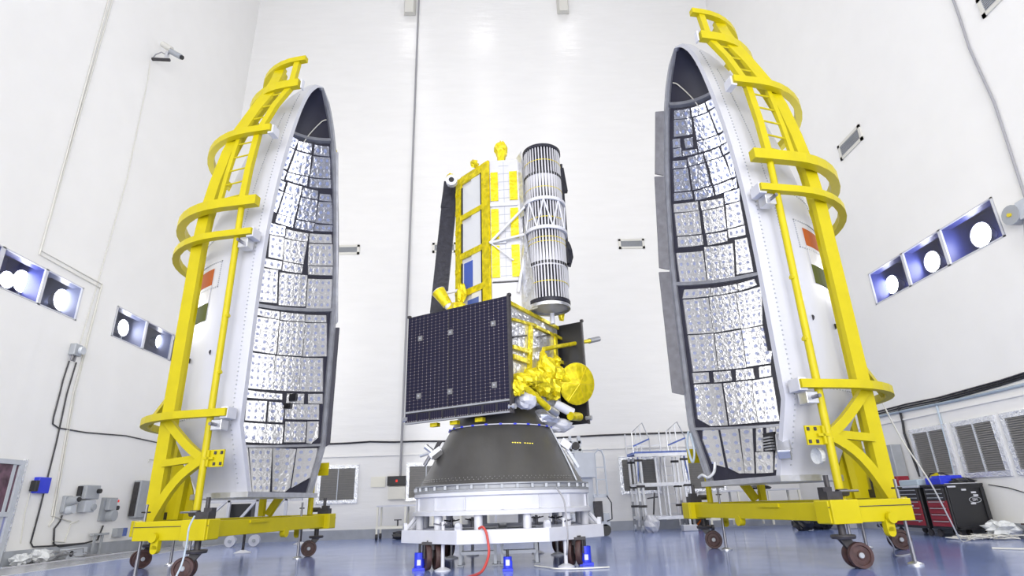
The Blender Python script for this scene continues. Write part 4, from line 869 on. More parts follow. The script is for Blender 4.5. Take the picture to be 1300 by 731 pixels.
# dish
dc = fp(733, 487, .55); dn = V(.42, -.86, -.18).normalized(); dx = dn.cross(ez).normalized(); dy = dx.cross(dn)
D_ = MB().lathe([(.001, .085), (.40, .0), (.41, -.015), (.38, -.03), (.001, -.02)], dc, 28, ax=(dx, dy, dn)).build('dish', M_gold, SAT, smooth=25)
for k in range(6):
    a = k*PI/3+.0; MB().bar(dc+dn*.09, dc+(dx*math.cos(a)+dy*math.sin(a))*.395+dn*.004, .008, .008).build('dish_rib', M_gold2, D_)
MB().tube(dc-dn*.03, fp(712, 480, .35), .07, 10).build('dish_gimbal', M_gold, SAT, smooth=60)
MB().tube(fp(663, 488, .15), fp(697, 519, .35), .06, 10).build('thruster_tube', M_gold, SAT, smooth=60); MB().tube(fp(696, 518, .35), fp(707, 525, .4), .065, 10).build('thruster_tip', M_alu, SAT, smooth=60)
MB().tube(fp(704, 512, .2), fp(727, 524, .45), .09, 10).build('white_tube', M_white, SAT, smooth=60); MB().tube(fp(724, 528, .45), fp(736, 529, .5), .08, 10).build('tube_cap', M_gold, SAT, smooth=60)
MB().blob(fp(668, 508, .1), (.2, .2, .16), .1, 7, 5).build('white_pouch', M_white, SAT); MB().blob(fp(706, 540, .1), (.34, .2, .13), .15, 7, 6).build('white_pouch', M_white, SAT)
MB().blob(fp(690, 530, .0), (.3, .2, .16), .15, 7, 9).build('white_pouch', M_silver, SAT)
for (a, n_) in ((-.2, 'a'), (.35, 'b'), (.8, 'c')): MB().box(B(a, -1.0, 2.36), (.16, .1, .07), AXB).build('under_fitting', M_gold, SAT)
# bus top deck
MB().box(B(0, 0, 4.42), (1.80, 2.04, .07), AXB).build('top_deck', M_gold, SAT)
# upper module
PA, PC, PD, PE, PF_, PG = (-.86, 11.72), (-.10, 10.90), (.54, 10.84), (.72, 11.3), (.2, 12.3), (-.55, 12.45)
ZT = 8.06
MB().prism([PA, PC, PD, PE, PF_, PG], 4.46, ZT).build('module_body', M_sat, SAT)
def fa(P, Q, t, z, o=0.0):
    P, Q = V(P[0], P[1], 0), V(Q[0], Q[1], 0); d = (Q-P).normalized(); n_ = V(d.y, -d.x, 0); return P.lerp(Q, t)+n_*o+ez*z
def quad(name, P, Q, t0, t1, z0, z1, mt, o=.012, th=.02, z0b=None, z1b=None):
    z0b = z0 if z0b is None else z0b; z1b = z1 if z1b is None else z1b
    pts = [fa(P, Q, t0, z0, o), fa(P, Q, t1, z0b, o), fa(P, Q, t1, z1b, o), fa(P, Q, t0, z1, o)]; n_ = (fa(P, Q, 0, 0, 1)-fa(P, Q, 0, 0, 0))
    return MB().slab(pts, n_*th).build(name, mt, SAT)
# gold left face: four framed windows
ws = [(7.06, 7.86), (6.12, 6.94), (5.24, 5.98), (4.5, 5.10)]
quad('gold_border', PA, PC, 0, .16, 4.46, ZT-.02, M_gold, .012, .05); quad('gold_border', PA, PC, .80, 1, 4.46, ZT, M_gold, .012, .05)
zt = ZT
for i, (z0, z1) in enumerate(ws):
    quad('gold_border', PA, PC, .16, .80, z1, zt, M_gold, .012, .045); zt = z0
    f_ = quad('window_tile', PA, PC, .20, .77, z0, z1-.10, M_osr, .010, .02)
    quad('window_tile_step', PA, PC, .46, .77, z1-.10, z1, M_osr, .010, .02)
    if i >= 2: quad('blue_reflection', PA, PC, .24 if i == 2 else .34, .50 if i == 2 else .66, z0, z1-.12, M_bluerefl, .032, .004)  # blue reflection in the lower tiles, painted as thin sheets
    quad('black_outline', PA, PC, .185, .20, z0, z1-.10, M_black, .012, .052); quad('black_outline', PA, PC, .77, .785, z0, z1, M_black, .012, .052)
for k in range(7): quad('foil_fold', PA, PC, .01+.0*k, .14, 4.7+.48*k, 4.82+.48*k, M_gold, .05, .03, 4.75+.48*k, 4.84+.48*k)
# white face: tiles and gold pads
rows = [(7.04, 7.74), (6.14, 6.84), (5.27, 5.98)]
quad('white_sheet', PC, PD, .04, .98, 5.2, ZT-.04, M_sat, .0, .012)
for (z0, z1) in rows:
    quad('gold_pad', PC, PD, .02, .27, z0, z1, M_gold, .012, .03); quad('gold_pad', PC, PD, .66, .92, z0, z1, M_gold, .012, .03)
for k in range(14): quad('tile_seam', PC, PD, .29, .64, 5.3+.2*k, 5.314+.2*k, M_grey, .012, .003)
quad('tile_seam', PC, PD, .46, .475, 5.25, ZT-.06, M_grey, .012, .003); quad('lower_panel', PC, PD, .03, .96, 4.5, 5.14, M_sat, .0, .02)
quad('black_seam', PC, PD, .02, .97, 5.16, 5.185, M_black, .0, .02)
quad('white_bracket', PC, PD, .0, .5, 6.02, 6.07, M_white, .02, .05); quad('white_bracket', PC, PD, .0, .9, 6.9, 6.97, M_white, .02, .03)
quad('silver_side', PD, PE, 0, 1, 4.46, ZT+.1, M_silver, .0, .03)
m = MB().blob((.16, 11.0, 8.42), (.14, .12, .2), .22, 7, 3); m.build('top_antenna', M_gold, SAT); MB().tube((.16, 10.98, ZT), (.16, 10.98, 8.35), .08, 8, .12).build('antenna_stem', M_gold, SAT)
MB().blob((-.45, 11.15, 8.16), (.09, .09, .09), .3, 6, 4).build('gold_knob', M_gold, SAT)
m = MB().tube((-.98, 11.5, 7.9), (-.98, 11.35, 7.88), .13, 12); m.build('gimbal_ring', M_white, SAT, smooth=40); MB().tube((-.98, 11.36, 7.88), (-.98, 11.33, 7.88), .06, 10).build('gimbal_bore', M_black, SAT)
# stowed dark array, left and right
def lean_slab(name, p, q, w_, t_, mt): return MB().bar(p, q, w_, t_, e1).build(name, mt, SAT)
lt, lb = onY(573, 232, 11.95), onY(556, 398, 11.95)
A_ = MB().bar(lb, lt, .12, .34, V(1, 0, 0)).build('stowed_array', M_carbon, SAT); MB().bar(lb+V(-.0, .1, 0), lt+V(.0, .1, -.0), .10, .2, V(1, .6, 0)).build('array_rib', M_carbon, A_)
MB().bar(lt+V(-.14, -.02, -.7), lt+V(-.06, -.02, .0), .1, .2, V(1, 0, 0)).build('array_flange', M_carbon, A_); MB().blob(lt+V(-.02, -.1, .1), (.1, .1, .08), .3, 6, 2).build('array_latch', M_gold, A_)
rt, rb = onY(709, 211, 11.6), onY(718, 336, 11.6)
A_ = MB().bar(rb, rt, .2, .16, V(1, 0, 0)).build('stowed_array', M_carbon, SAT); MB().bar(rt+V(.12, 0, -.7), rt+V(.06, 0, -.08), .12, .1, V(1, 0, 0)).build('array_flange', M_carbon, A_)
MB().blob(rb+V(.05, 0, .25), (.12, .1, .3), .2, 7, 8).build('array_latch', M_carbon, A_)
q = onY(717, 352, 11.3); MB().box(q, (.16, .2, .55)).build('white_box', M_sat, SAT, bevel=.05)
# ribbed cylinder antenna
ax0 = onY(690, 385, 10.78); ax1 = onY(682, 205, 10.78); ax0.x += .0
XC = 1.04; YC = 10.78; Z0, Z1 = 4.62, 8.12; R_ = .375
CY_ = thing; m = MB()
ANT = MB().lathe([(.001, Z0-.02), (R_-.035, Z0-.02), (R_-.035, Z1), (.001, Z1)], (XC, YC, 0), 32).build('rib_antenna', M_carbon, SAT, smooth=40)
NR = 38
def ribs(za, zb, wa, wb, mt, name, rr=R_, ph=0, tk=.02):
    m = MB()
    for k in range(NR):
        a = 2*PI*(k+ph)/NR; n_ = V(math.cos(a), math.sin(a), 0); t_ = V(-n_.y, n_.x, 0); c = V(XC, YC, 0)+n_*rr
        m.slab([c+t_*(-wa/2)+ez*za, c+t_*(wa/2)+ez*za, c+t_*(wb/2)+ez*zb, c+t_*(-wb/2)+ez*zb], n_*tk)
    return tag(m.build(name, mt, ANT), kind='stuff')
ribs(Z0+.05, 5.35, .024, .026, M_sat, 'white_ribs'); ribs(5.35, 6.05,   .060, .024, M_sat, 'white_ribs'); ribs(6.05, 6.75, .026, .026, M_sat, 'white_ribs')
ribs(6.75, 7.45, .024, .060, M_sat, 'white_ribs'); ribs(7.45, Z1-.03, .026, .022, M_sat, 'white_ribs')
ribs(5.38, 5.44, .04, .04, M_black, 'rib_joints', R_+.006, .5, .025); ribs(7.42, 7.48, .04, .04, M_black, 'rib_joints', R_+.006, .5, .025)
for z in (5.0, 5.85, 5.95, 6.4, 7.1, 7.75): MB().lathe([(R_+.018, z), (R_+.026, z+.004), (R_+.026, z+.012), (R_+.018, z+.016)], (XC, YC, 0), 36).build('tie_cord', M_gold2, ANT)
for z, mt in ((Z1-.05, M_carbon), (Z0-.02, M_carbon)): MB().lathe([(R_, z), (R_+.04, z), (R_+.04, z+.07), (R_, z+.07)], (XC, YC, 0), 36).build('end_ring', mt, ANT, smooth=40)
MB().lathe([(.001, Z0-.06), (R_-.02, Z0-.06), (R_-.01, Z0-.02)], (XC, YC, 0), 36).build('white_end_disc', M_sat, ANT, smooth=40)
MB().lathe([(R_-.01, Z0-.10), (R_+.035, Z0-.10), (R_+.035, Z0-.04), (R_-.01, Z0-.04)], (XC, YC, 0), 36).build('lower_ring', M_alu, ANT, smooth=40)
for z in (6.12, 6.78):
    MB().lathe([(R_+.03, z), (R_+.075, z), (R_+.075, z+.07), (R_+.03, z+.07), (R_+.03, z)], (XC, YC, 0), 36).build('truss_ring', M_white, ANT, smooth=40)
for k in range(8):
    a0, a1 = 2*PI*k/8-.9, 2*PI*(k+.5)/8-.9; a2 = 2*PI*(k+1)/8-.9; r = R_+.05
    for (x, y) in ((a0, a1), (a2, a1)): MB().tube((XC+r*math.cos(x), YC+r*math.sin(x), 6.80), (XC+r*math.cos(y), YC+r*math.sin(y), 6.17), .018, 6).build('truss_strut', M_white, ANT)
n0 = V(-.13, 10.82, 6.03)
for q in ((XC-.42, YC-.1, 6.78), (XC-.42, YC-.1, 6.15)): MB().tube(n0, q, .028, 8).build('support_strut', M_white, SAT, smooth=60)
MB().tube((.35, 10.75, 5.6), n0+V(.02, 0, 0), .015, 6).build('support_strut', M_white, SAT)
MB().tube((XC-.42, YC-.05, 5.95), (.42, 10.75, 4.9), .03, 8).build('support_strut', M_white, SAT, smooth=60)
MB().slab([(.50, 10.85, 5.6), (.47, 10.85, 4.5), (.78, 10.5, 4.48), (.60, 10.62, 6.3)], (0, .03, 0)).build('silver_curtain', M_silver, SAT)
MB().slab([(.49, 10.86, 8.1), (.50, 10.86, 6.6), (.60, 10.72, 6.6), (.60, 10.72, 8.2)], (0, .03, 0)).build('silver_curtain', M_silver, SAT)
MB().tube((1.1, 11.0, 4.3), (1.1, 11.0, 4.52), .05, 12).build('mount_post', M_white, SAT, smooth=40); MB().blob((1.3, 11.2, 4.7), (.08, .1, .28), .2, 6, 12).build('gold_fitting', M_gold, SAT)
# horn antenna at the left
h0, h1 = onY(556.5, 370, 11.3), onY(569, 388, 11.25)
HN = MB().tube(h1, h0, .10, 16, .145, False).build('horn', M_gold, SAT, smooth=60); MB().tube(h0-(h0-h1)*.02, h0, .15, 16, .152, False).build('horn_rim', M_white, HN)
MB().tube(h0-(h0-h1)*.3, h0-(h0-h1)*.28, .12, 16).build('horn_throat', M_black, HN); MB().tube(h1, onY(576, 397, 11.2), .09, 10, .05).build('horn_neck', M_white, HN, smooth=60)
MB().blob(onY(580, 392, 11.2), (.2, .15, .15), .25, 7, 21).build('foil_bundle', M_gold, SAT); MB().blob(onY(586, 372, 11.3), (.1, .1, .2), .25, 7, 22).build('foil_bundle', M_gold, SAT)
MB().tube(onY(566, 372, 11.4), onY(585, 368, 11.4), .035, 8).build('white_rod', M_white, SAT); MB().blob(onY(562, 400, 11.2), (.14, .1, .06), .2, 6, 23).build('foil_bundle', M_gold, SAT)
# ------------------------------------------------------------------ on and under the white stand
def jack(x, y, label, sc=1):
    t = thing('bottle_jack', label, 'jack', (x, y, 0), 0, 'blue bottle jacks on the floor under the white stand')
    MB().box((0, 0, .02), (.16*sc, .14*sc, .04)).tube((0, 0, .04), (0, 0, .20*sc), .065*sc, 14).build('body', M_blue, t, False, bevel=.004)
    MB().tube((0, 0, .2*sc), (0, 0, .30*sc), .022, 10).build('piston', M_black, t, False); MB().tube((.05, -.03, .03), (.05, -.03, .14), .022, 8).build('pump', M_blue, t, False)
    MB().box((0, -.066*sc, .12), (.06, .006, .08)).build('label_plate', M_white, t, False)
jack(.07, 9.66, 'blue bottle jack standing in front of the white stand, at centre', 1)
jack(-1.34, 10.2, 'blue bottle jack beside the left wheels of the white stand', 1.3); jack(1.33, 10.15, 'blue bottle jack beside the right wheel of the white stand', 1.4)
p = [V(-.36, 9.62, .61), V(-.30, 9.55, .63), V(-.25, 9.51, .56), V(-.22, 9.49, .42), V(-.21, 9.45, .26), V(-.27, 9.3, .10), V(-.36, 9.1, .03), V(-.6, 8.6, .022)]
tag(MB().path(smooth_pts(p), .02, 8).build('air_hose', M_hose, smooth=60), 'red air hose looping over the front beam of the white stand', 'hose')
p = [V(.88, 9.72, 1.17), V(.97, 9.60, 1.0), V(.99, 9.55, .8), V(1.0, 9.53, .5), V(.98, 9.52, .3), V(.97, 9.6, .2)]
tag(MB().path(smooth_pts(p), .012, 6).build('signal_cable', M_gcable, smooth=60), 'thin grey cable hanging over the front of the white ring drum', 'cable')
for (x, lb) in ((-.42, 'left grey step bench under the white stand'), (.28, 'right grey step bench under the white stand')):
    t = thing('step_bench', lb, 'bench', (x, 10.9, 0), 0, 'grey step benches under the white stand')
    MB().box((0, 0, .50), (.62, .4, .13)).build('top', M_grey, t, False, bevel=.01); MB().box((0, -.25, .20), (.56, .25, .05)).build('step', M_lgrey, t, False)
    for a in (-.29, .29):
        for b in (-.34, .18):
            l = MB().bar((a, b, .02), (a, b if b > 0 else b+.15, .44), .05, .05).build('leg', M_lgrey, t, False); MB().box((a, b, .01), (.1, .08, .02)).build('foot', M_grey, l, False)
p = [V(.5, 10.1, .02), V(.7, 9.8, .015), V(.8, 9.6, .015), V(1.1, 9.5, .015), V(1.6, 9.55, .015)]
tag(MB().path(smooth_pts(p), .012, 6).build('floor_cable', M_wcable, smooth=60), 'thin pale cable on the floor by the right feet of the white stand', 'cable')
# ================================================================== BACKGROUND EQUIPMENT
t = thing('work_platform', 'aluminium work platform with blue deck and two guard rails at the back wall', 'platform', (5.2, 19.4, 0))
X0, X1, Y0, Y1 = 4.40, 6.05, 19.4, 20.5
for x in (X0, X1):
    for y in (Y0, Y1):
        for dx in (0, .14): MB().bar((x+(dx if x == X0 else -dx), y, .12), (x+(dx if x == X0 else -dx), y, 2.3), .065, .065).build('upright', M_alu, t)
        MB().tube((x-.03, y, .1), (x+.03, y, .1), .1, 14).build('caster_wheel', M_lgrey, t, smooth=40)
        MB().bar((x, y, .12), (x, y, .9), .07, .07).build('outrigger', M_flange, t)
MB().lohi((X0-.05, Y0-.1, 2.34), (X1+.1, Y1, 2.42)).build('deck', M_bluebox, t)
MB().lohi((X0-.05, Y0-.12, 2.26), (X1+.12, Y0-.06, 2.36)).build('deck_edge', M_alu, t)
for x in (X0, X1):
    for y in (Y0, Y1):
        for z in (.75, 1.35, 2.15): MB().box((x+(.07 if x == X0 else -.07), y, z), (.26, .09, .07)).build('joint_clamp', M_blackm, t)
for z in (.40, 1.40):
    for y in (Y0, Y1): MB().bar((X0, y, z), (X1, y, z), .07, .10).build('cross_bar', M_alu, t)
    for x in (X0, X1): MB().bar((x, Y0, z), (x, Y1, z), .06, .08).build('side_bar', M_alu, t)
for x in (5.05, 5.35): MB().bar((x, Y0+.1, .4), (x, Y0+.1, 2.3), .05, .05).build('inner_post', M_alu, t)
for x in (5.5, 5.9): MB().bar((x, Y1, .3), (x, Y1, 2.3), .04, .04).build('ladder_stile', M_alu, t)
for k in range(6): MB().bar((5.5, Y1, .5+.3*k), (5.9, Y1, .5+.3*k), .03, .03).build('ladder_rung', M_alu, t)
for (x, s) in ((X0, 1), (X1, -1)): MB().bar((x, Y0, 1.5), (x+s*.06, Y0, 2.25), .07, .03).build('blue_brace', M_bluebox, t)
for (a, b) in ((X0-.05, X0+.5), (X1-.55, X1+.05)):
    m = MB()
    m.path([(a, Y0, 2.4), (a, Y0, 3.05), ((a+b)/2+.1, Y0, 3.35), (b, Y0, 2.85), (b, Y0, 2.4)], .022, 6); m.bar(((a+b)/2, Y0, 2.4), ((a+b)/2, Y0, 3.25), .035, .035); m.bar((a+.12, Y0, 2.4), (a+.12, Y0, 3.1), .03, .03)
    m.build('guard_rail', M_alu, t); MB().bar((a, Y0-.02, 2.6), (b, Y0-.02, 2.82), .03, .05).build('rail_bar', M_bluebox, t)
MB().bar((X0-.05, Y1, 2.4), (X0-.05, Y1, 3.1), .04, .04).bar((X1-.5, Y1, 2.4), (X1-.5, Y1, 3.2), .04, .04).bar((X0-.05, Y1, 2.7), (X1-.5, Y1, 2.7), .03, .05).build('rear_rail', M_alu, t)
tag(MB().blob((4.62, 19.05, .24), (.22, .2, .26), .2, 7, 31).build('white_sack', M_white), 'white sack on the floor under the left of the platform', 'sack')
tag(MB().lohi((5.6, 19.1, 0), (6.05, 19.4, .18)).build('white_crate', M_white, bevel=.02), 'low white crate under the right of the platform', 'crate')
tag(MB().tube((4.75, 19.25, .5), (4.85, 19.25, 1.15), .025, 8).tube((4.6, 19.25, .98), (4.95, 19.25, 1.02), .02, 6).build('jack_handle', M_blackm), 'dark jack handle standing at the platform front', 'handle')
# aerial lift
t = thing('aerial_lift', 'grey aerial work lift parked right of the cone', 'lift', (2.6, 18.3, 0))
MB().lohi((2.05, 18.0, .25), (3.15, 19.0, .62)).build('chassis', M_lgrey, t, bevel=.02); MB().lohi((2.25, 18.1, .62), (2.75, 18.8, 1.75)).build('mast_housing', M_lgrey, t, bevel=.01)
MB().lohi((2.22, 17.95, 1.62), (2.82, 18.25, 2.34)).build('control_cabinet', M_lgrey, t, bevel=.01); MB().lohi((2.72, 18.0, 1.05), (3.16, 18.5, 1.15)).build('basket_floor', M_lgrey, t)
m = MB().path([(2.84, 18, 1.1), (2.84, 18, 2.3), (2.95, 18, 2.42), (3.06, 18, 2.38), (3.12, 18, 2.2), (3.14, 18, 1.1)], .03, 8); m.bar((2.84, 18, 1.9), (3.12, 18, 1.9), .03, .03).bar((2.84, 18, 1.55), (3.12, 18, 1.55), .03, .03); m.build('basket_rail', M_lgrey, t)
m = MB().lohi((2.05, 18.1, 2.34), (2.5, 18.4, 2.46)).lohi((2.05, 18.1, 2.62), (2.5, 18.4, 2.70)).lohi((2.12, 18.1, 2.4), (2.18, 18.4, 2.85)).lohi((2.38, 18.1, 2.4), (2.46, 18.4, 2.85)); m.build('mast_head', M_lgrey, t)
MB().tube((2.3, 18.05, 2.55), (2.3, 18.4, 2.55), .12, 12).build('pulley', M_blackm, t); MB().lohi((2.05, 18.05, 2.4), (2.12, 18.2, 2.6)).build('motor', M_blackm, t)
MB().lohi((2.7, 17.9, .4), (2.95, 18.1, .95)).build('battery_box', M_blackm, t, bevel=.01); MB().path([(3.1, 17.95, 1.1), (3.22, 17.95, .9), (3.2, 17.95, .45), (3.05, 17.95, .4)], .018).build('cable', M_cable, t)
for x in (2.2, 3.0): MB().tube((x, 18.0, .16), (x, 18.12, .16), .16, 16).build('wheel', M_black, t, smooth=40)
# cream bench trolley, left back
def trolley(label, x0, x1, y0, y1, ztop, zlow, nleg, wheel, mt=M_cream, group=None, topmt=M_white):
    t = thing('tube_trolley', label, 'trolley', ((x0+x1)/2, y0, 0), 0)
    MB().lohi((x0, y0, ztop-.05), (x1, y1, ztop)).build('top', topmt, t)
    for y in (y0+.03, y1-.03): MB().bar((x0, y, zlow), (x1, y, zlow), .05, .08).build('lower_rail', mt, t)
    for i in range(nleg):
        x = x0+.04+(x1-x0-.08)*i/(nleg-1)
        for y in (y0+.03, y1-.03):
            MB().bar((x, y, .12), (x, y, ztop-.03), .055, .055).build('leg', mt, t)
            if i in (0, nleg-1): MB().tube((x-.03, y, wheel), (x+.03, y, wheel), wheel, 12).build('wheel', M_blackm, t, smooth=40)
    return t
trolley('long cream tube trolley at the back wall left of the white stand', -4.05, -.4, 19.9, 20.6, 1.03, .36, 5, .09)
trolley('long white topped trolley behind the base of the right yellow stand', 6.4, 9.35, 18.9, 19.7, 1.15, .33, 4, .09)
tag(MB().blob((-3.1, 20.0, .12), (.45, .25, .13), .3, 7, 41).build('cable_heap', M_cable), 'black cable heap on the floor under the cream trolley', 'cables')
for (x, lb) in ((-3.35, 'left dark clamp standing on the lower rail of the cream trolley'), (-2.75, 'right dark clamp standing on the lower rail of the cream trolley')): tag(MB().bar((x, 19.95, .40), (x, 19.95, .58), .04, .04).bar((x-.12, 19.95, .58), (x+.12, 19.95, .58), .04, .03).build('bench_clamp', M_blackm), lb, 'clamp')
tag(MB().blob((8.2, 19.2, 1.2), (.35, .25, .08), .2, 6, 43).build('dark_cloth', M_black), 'dark cloth folded on the white topped trolley', 'cloth')
t = thing('equipment_rack', 'white table with small devices seen through the posts of the white stand', 'table', (.1, 20.2, 0))
MB().lohi((-.25, 19.9, .88), (1.6, 20.6, .94)).build('top', M_white, t)
for x in (-.2, .65, 1.55): MB().bar((x, 20, 0), (x, 20, .88), .06, .06).build('leg', M_white, t)
MB().lohi((.0, 20, .94), (.35, 20.3, 1.2)).build('device', M_lgrey, t); MB().lohi((.9, 20, .94), (1.2, 20.3, 1.12)).build('device', M_grey, t)
# white dolly behind the left stand
t = thing('frame_dolly', 'white wheeled frame dolly behind the base of the left yellow stand', 'dolly', (-8.3, 18.6, 0))
for z in (.42, 1.30): MB().bar((-9.6, 18.6, z), (-6.4, 18.6, z), .08, .10).build('rail', M_white, t); MB().bar((-9.4, 19.8, z), (-6.4, 19.8, z), .08, .10).build('rail', M_white, t)
for x in (-9.3, -8.2, -7.35, -6.5): MB().bar((x, 18.6, .4), (x, 18.6, 1.3), .08, .08).build('post', M_white, t)
for (a, b) in ((-9.2, -8.3), (-8.1, -7.4), (-7.3, -6.6)): MB().bar((a, 18.6, .45), (b, 18.6, 1.28), .07, .07).build('diagonal', M_white, t)
for x in (-9.2, -8.0, -7.3): 
    w_ = MB().tube((x, 18.5, .17), (x, 18.62, .17), .16, 16).build('wheel', M_white, t, smooth=40); MB().tube((x, 18.47, .17), (x, 18.5, .17), .05, 10).build('hub', M_grey, w_)
MB().lohi((-8.3, 18.8, .6), (-7.6, 19.4, 1.2)).build('dark_box', M_black, t)
for (x, y) in ((-6.52, 15.9), (-6.1, 19.0)):
    t2 = thing('screw_foot', 'dark screw rod on a white round foot near the %s' % ('left stand, on open floor' if y < 17 else 'back of the left stand'), 'foot', (x, y, 0))
    MB().lathe([(.001, .08), (.06, .07), (.2, .015), (.2, 0), (.001, 0)], n=16).build('foot', M_white, t2, False, smooth=40); MB().tube((0, 0, .06), (0, 0, .75), .035, 8).build('rod', M_blackm, t2, False)
# red machine, bags, box
t = thing('drum_cleaner', 'dark red domed machine with an orange frame beside the platform', 'machine', (6.35, 20.05, 0))
MB().lathe([(.001, .92), (.15, .9), (.27, .8), (.3, .62), (.3, .5)], (6.35, 20.05, 0), 18).build('dome', M_red, t, smooth=40); MB().lohi((6.1, 19.8, .05), (6.65, 20.3, .5)).build('body', M_black, t, bevel=.02)
MB().bar((6.2, 19.78, .1), (6.6, 19.78, .48), .04, .04).bar((6.2, 19.78, .1), (6.65, 19.78, .1), .04, .04).build('orange_frame', M_orange, t); MB().tube((6.45, 19.76, .6), (6.45, 19.85, .6), .08, 10).build('cap', M_lgrey, t)
for k, (x, y, r, lb) in enumerate(((8.5, 17.4, (.26, .2, .2), 'black bag left of the white crate behind the right stand'), (9.15, 17.7, (.30, .22, .24), 'larger black bag next to the white crate behind the right stand'))):
    tag(MB().blob((x, y, r[2]*.95), r, .25, 8, 50+k).build('black_bag', M_black), lb, 'bag')
tag(MB().lohi((9.55, 17.5, 0), (10.1, 17.9, .36)).build('white_crate', M_white, bevel=.02), 'white crate on the floor behind the right yellow stand', 'crate')
# tool cabinets
def text_mesh(s, size, ext, mt, name, parent, loc, rot):
    c = bpy.data.curves.new(name, 'FONT'); c.body = s; c.size = size; c.extrude = ext; c.align_x = 'CENTER'; c.align_y = 'CENTER'
    o = bpy.data.objects.new('tmp', c); COL.objects.link(o); dg = bpy.context.evaluated_depsgraph_get(); me = bpy.data.meshes.new_from_object(o.evaluated_get(dg))
    bpy.data.objects.remove(o); me.materials.clear(); me.materials.append(mt); q = bpy.data.objects.new(name, me); COL.objects.link(q); q.parent = parent; q.location = Vector(loc)-(parent.location if parent else Vector()); q.rotation_euler = rot; return q
def cabinet(y0, y1, x0, x1, label, ndark, nred, side_logo):
    t = thing('tool_cabinet', label, 'cabinet', ((x0+x1)/2, (y0+y1)/2, 0))
    z0, z1 = .16, 1.02
    MB().lohi((x0, y0, z0), (x1, y1, z1)).build('body', M_black, t, bevel=.01); MB().lohi((x0-.04, y0-.03, z1), (x1, y1+.03, z1+.05)).build('worktop', M_lgrey if not side_logo else M_black, t, bevel=.008)
    n = ndark+nred; z = z1-.03; hs = [.085]*ndark+[(z1-z0-.08-.085*ndark)/nred]*nred
    for i, h_ in enumerate(hs):
        d = MB().lohi((x0-.02, y0+.06, z-h_+.008), (x0, y1-.05, z)).build('drawer', M_blackm if i < ndark else M_red, t, bevel=.004)
        MB().lohi((x0-.045, y0+.12, z-.03), (x0-.02, y1-.12, z-.015)).build('handle', M_grey, d); z -= h_
    for x in (x0+.08, x1-.1):
        for y in (y0+.08, y1-.08): MB().tube((x-.02, y, .075), (x+.02, y, .075), .075, 14).bar((x, y, .08), (x, y, .17), .04, .04).build('caster', M_blackm, t)
    if side_logo:
        MB().lohi((x0+.02, y0-.02, z0+.02), (x0+.08, y0, z1-.02)).lohi((x1-.1, y0-.04, z0+.02), (x1-.02, y0, z1-.02)).lohi((x0+.02, y0-.03, z1-.05), (x1-.02, y0, z1)).lohi((x0+.02, y0-.02, z0), (x1-.02, y0, z0+.05)).build('side_frame', M_black, t)
        lg = V(x0+.57, y0-.004, .74)
        m = MB(); m.path([lg+V(.13*math.cos(a*PI/14), -.004, .055*math.sin(a*PI/14)) for a in range(28)], .005, 5, True); m.build('oval_emblem', M_lgrey, t)
        text_mesh('SIM', .075, .002, M_white, 'emblem_letters', t, lg, (PI/2, 0, 0))
        for (a, b) in ((.33, .93), (.53, .87), (.56, .81), (.46, .65)): MB().lohi((x0+a, y0-.012, b), (x0+a+.1, y0, b+.035)).build('white_sticker', M_white, t)
        MB().lohi((x0+.02, y0-.04, 1.0), (x0+.2, y0-.02, 1.03)).build('white_sticker', M_white, t)
    else:
        text_mesh('SIM', .055, .002, M_white, 'emblem_letters', t, (x0-.024, y0+.22, .3), (PI/2, 0, -PI/2))
        for (a, b) in ((.35, .72), (.3, .62)): MB().lohi((x0-.03, y0+a, b), (x0-.02, y0+a+.14, b+.03)).build('white_sticker', M_white, t)
    return t
cabinet(12.85, 13.55, 9.5, 10.32, 'tool cabinet with black side panel, oval emblem and red lower drawers', 3, 4, True)
cabinet(13.68, 14.85, 9.5, 10.25, 'red drawer tool cabinet behind the black sided one, next to the yellow stand', 3, 4, False)
t = thing('blue_bin', 'bright blue bin with a yellow tool on the near tool cabinet', 'bin', (9.85, 13.35, 1.07))
MB().lohi((9.6, 13.08, 1.07), (10.15, 13.55, 1.21)).build('bin_body', M_blue, t, bevel=.01); MB().lohi((9.62, 13.1, 1.21), (10.12, 13.35, 1.25)).build('blue_parcel', M_blue, t); MB().bar((9.7, 13.45, 1.23), (9.75, 13.3, 1.29), .05, .06).build('yellow_tool', M_yel, t); MB().path([(9.65, 13.5, 1.22), (9.7, 13.45, 1.31), (9.85, 13.3, 1.31), (9.95, 13.2, 1.23)], .02).build('black_strap', M_black, t)
tag(MB().lohi((9.55, 13.75, 1.07), (9.95, 14.4, 1.20)).build('tray', M_lblue, bevel=.02), 'grey blue tray on the red drawer cabinet', 'tray')
tag(MB().lohi((9.6, 14.5, 1.07), (9.9, 14.85, 1.30)).build('mesh_box', M_red, bevel=.01), 'dark red box at the far end of the red drawer cabinet', 'box')
tag(MB().blob((10.05, 13.02, 1.12), (.26, .13, .07), .25, 8, 61).build('dark_jacket', M_black), 'dark crumpled jacket lying on the black sided cabinet', 'jacket')
tag(MB().lohi((9.65, 12.86, 1.071), (10.25, 13.05, 1.085)).build('white_sheet', M_white), 'white paper sheet under the dark jacket on the cabinet', 'paper')
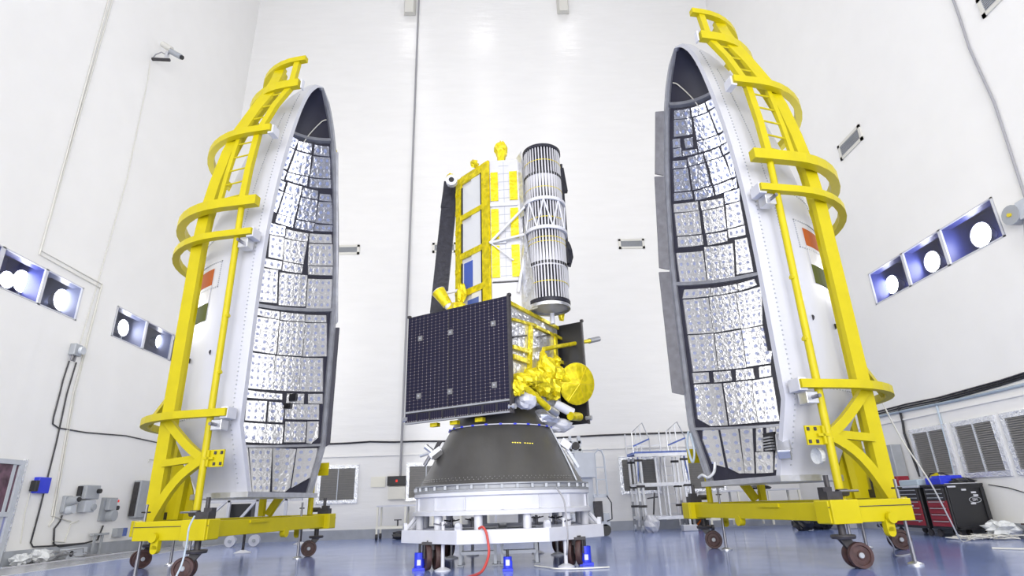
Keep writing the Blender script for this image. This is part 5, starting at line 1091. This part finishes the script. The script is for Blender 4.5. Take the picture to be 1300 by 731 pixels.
# clutter at the foot of the right wall
m = MB(); rnd = random.Random(9)
for i in range(26):
    c = V(9.3+.7*rnd.random(), 12.1+.5*rnd.random(), .01); m.path([c+V(.2*(rnd.random()-.5)*k, .2*(rnd.random()-.5)*k, .01+.07*rnd.random()) for k in range(1, 5)], .010, 5)
tag(m.build('loose_cables', M_wcable, smooth=60), 'heap of thin cables on the floor in front of the black sided cabinet', 'cables', kind='stuff')
tag(MB().blob((10.1, 12.45, .16), (.25, .3, .16), .35, 8, 70).build('plastic_wrap', M_plastic), 'crumpled clear plastic at the right wall by the black cabinet', 'plastic')
p = onX(1299, 662, 10.2); tag(MB().bar(V(p.x, p.y, .02), V(p.x, p.y-.1, .35), .05, .05).bar(V(p.x, p.y-.2, .02), V(p.x, p.y-.28, .32), .04, .04).bar(V(p.x, p.y+.05, .28), V(p.x, p.y-.4, .28), .04, .03).build('wooden_rack', M_rust), 'small brown rack cut by the right edge of the photo', 'rack')
tag(MB().path(smooth_pts([V(8.2, 10.4, .015), V(8.6, 9.9, .015), V(9.1, 9.7, .015), V(9.9, 9.6, .015)]), .014, 6).build('floor_cable', M_wcable, smooth=60), 'pale cable lying on the blue floor at bottom right', 'cable')
tag(MB().path(smooth_pts([V(7.2, 10.75, 2.55), V(7.55, 11.0, 1.9), V(7.95, 11.1, 1.1), V(8.5, 11.6, .4), V(8.9, 12.0, .02), V(9.3, 12.3, .015)]), .013, 6).build('hanging_cable', M_wcable, smooth=60), 'long pale cable hanging from the right yellow stand to the floor', 'cable')
tag(MB().path(smooth_pts([V(5.6, 9.2, .58), V(5.9, 9.4, .2), V(6.1, 9.7, .02), V(6.6, 10.0, .015)]), .011, 6).build('hanging_cable', M_gcable, smooth=60), 'thin dark cable under the base of the right yellow stand', 'cable')
tag(MB().path(smooth_pts([onY(247, 655, 9.72), onY(240, 670, 9.62), onY(237, 690, 9.55), onY(231, 715, 9.45), onY(222, 735, 9.3)]), .014, 6).build('blue_cable', M_lblue, smooth=60), 'pale blue cable hanging from the base of the left yellow stand', 'cable')
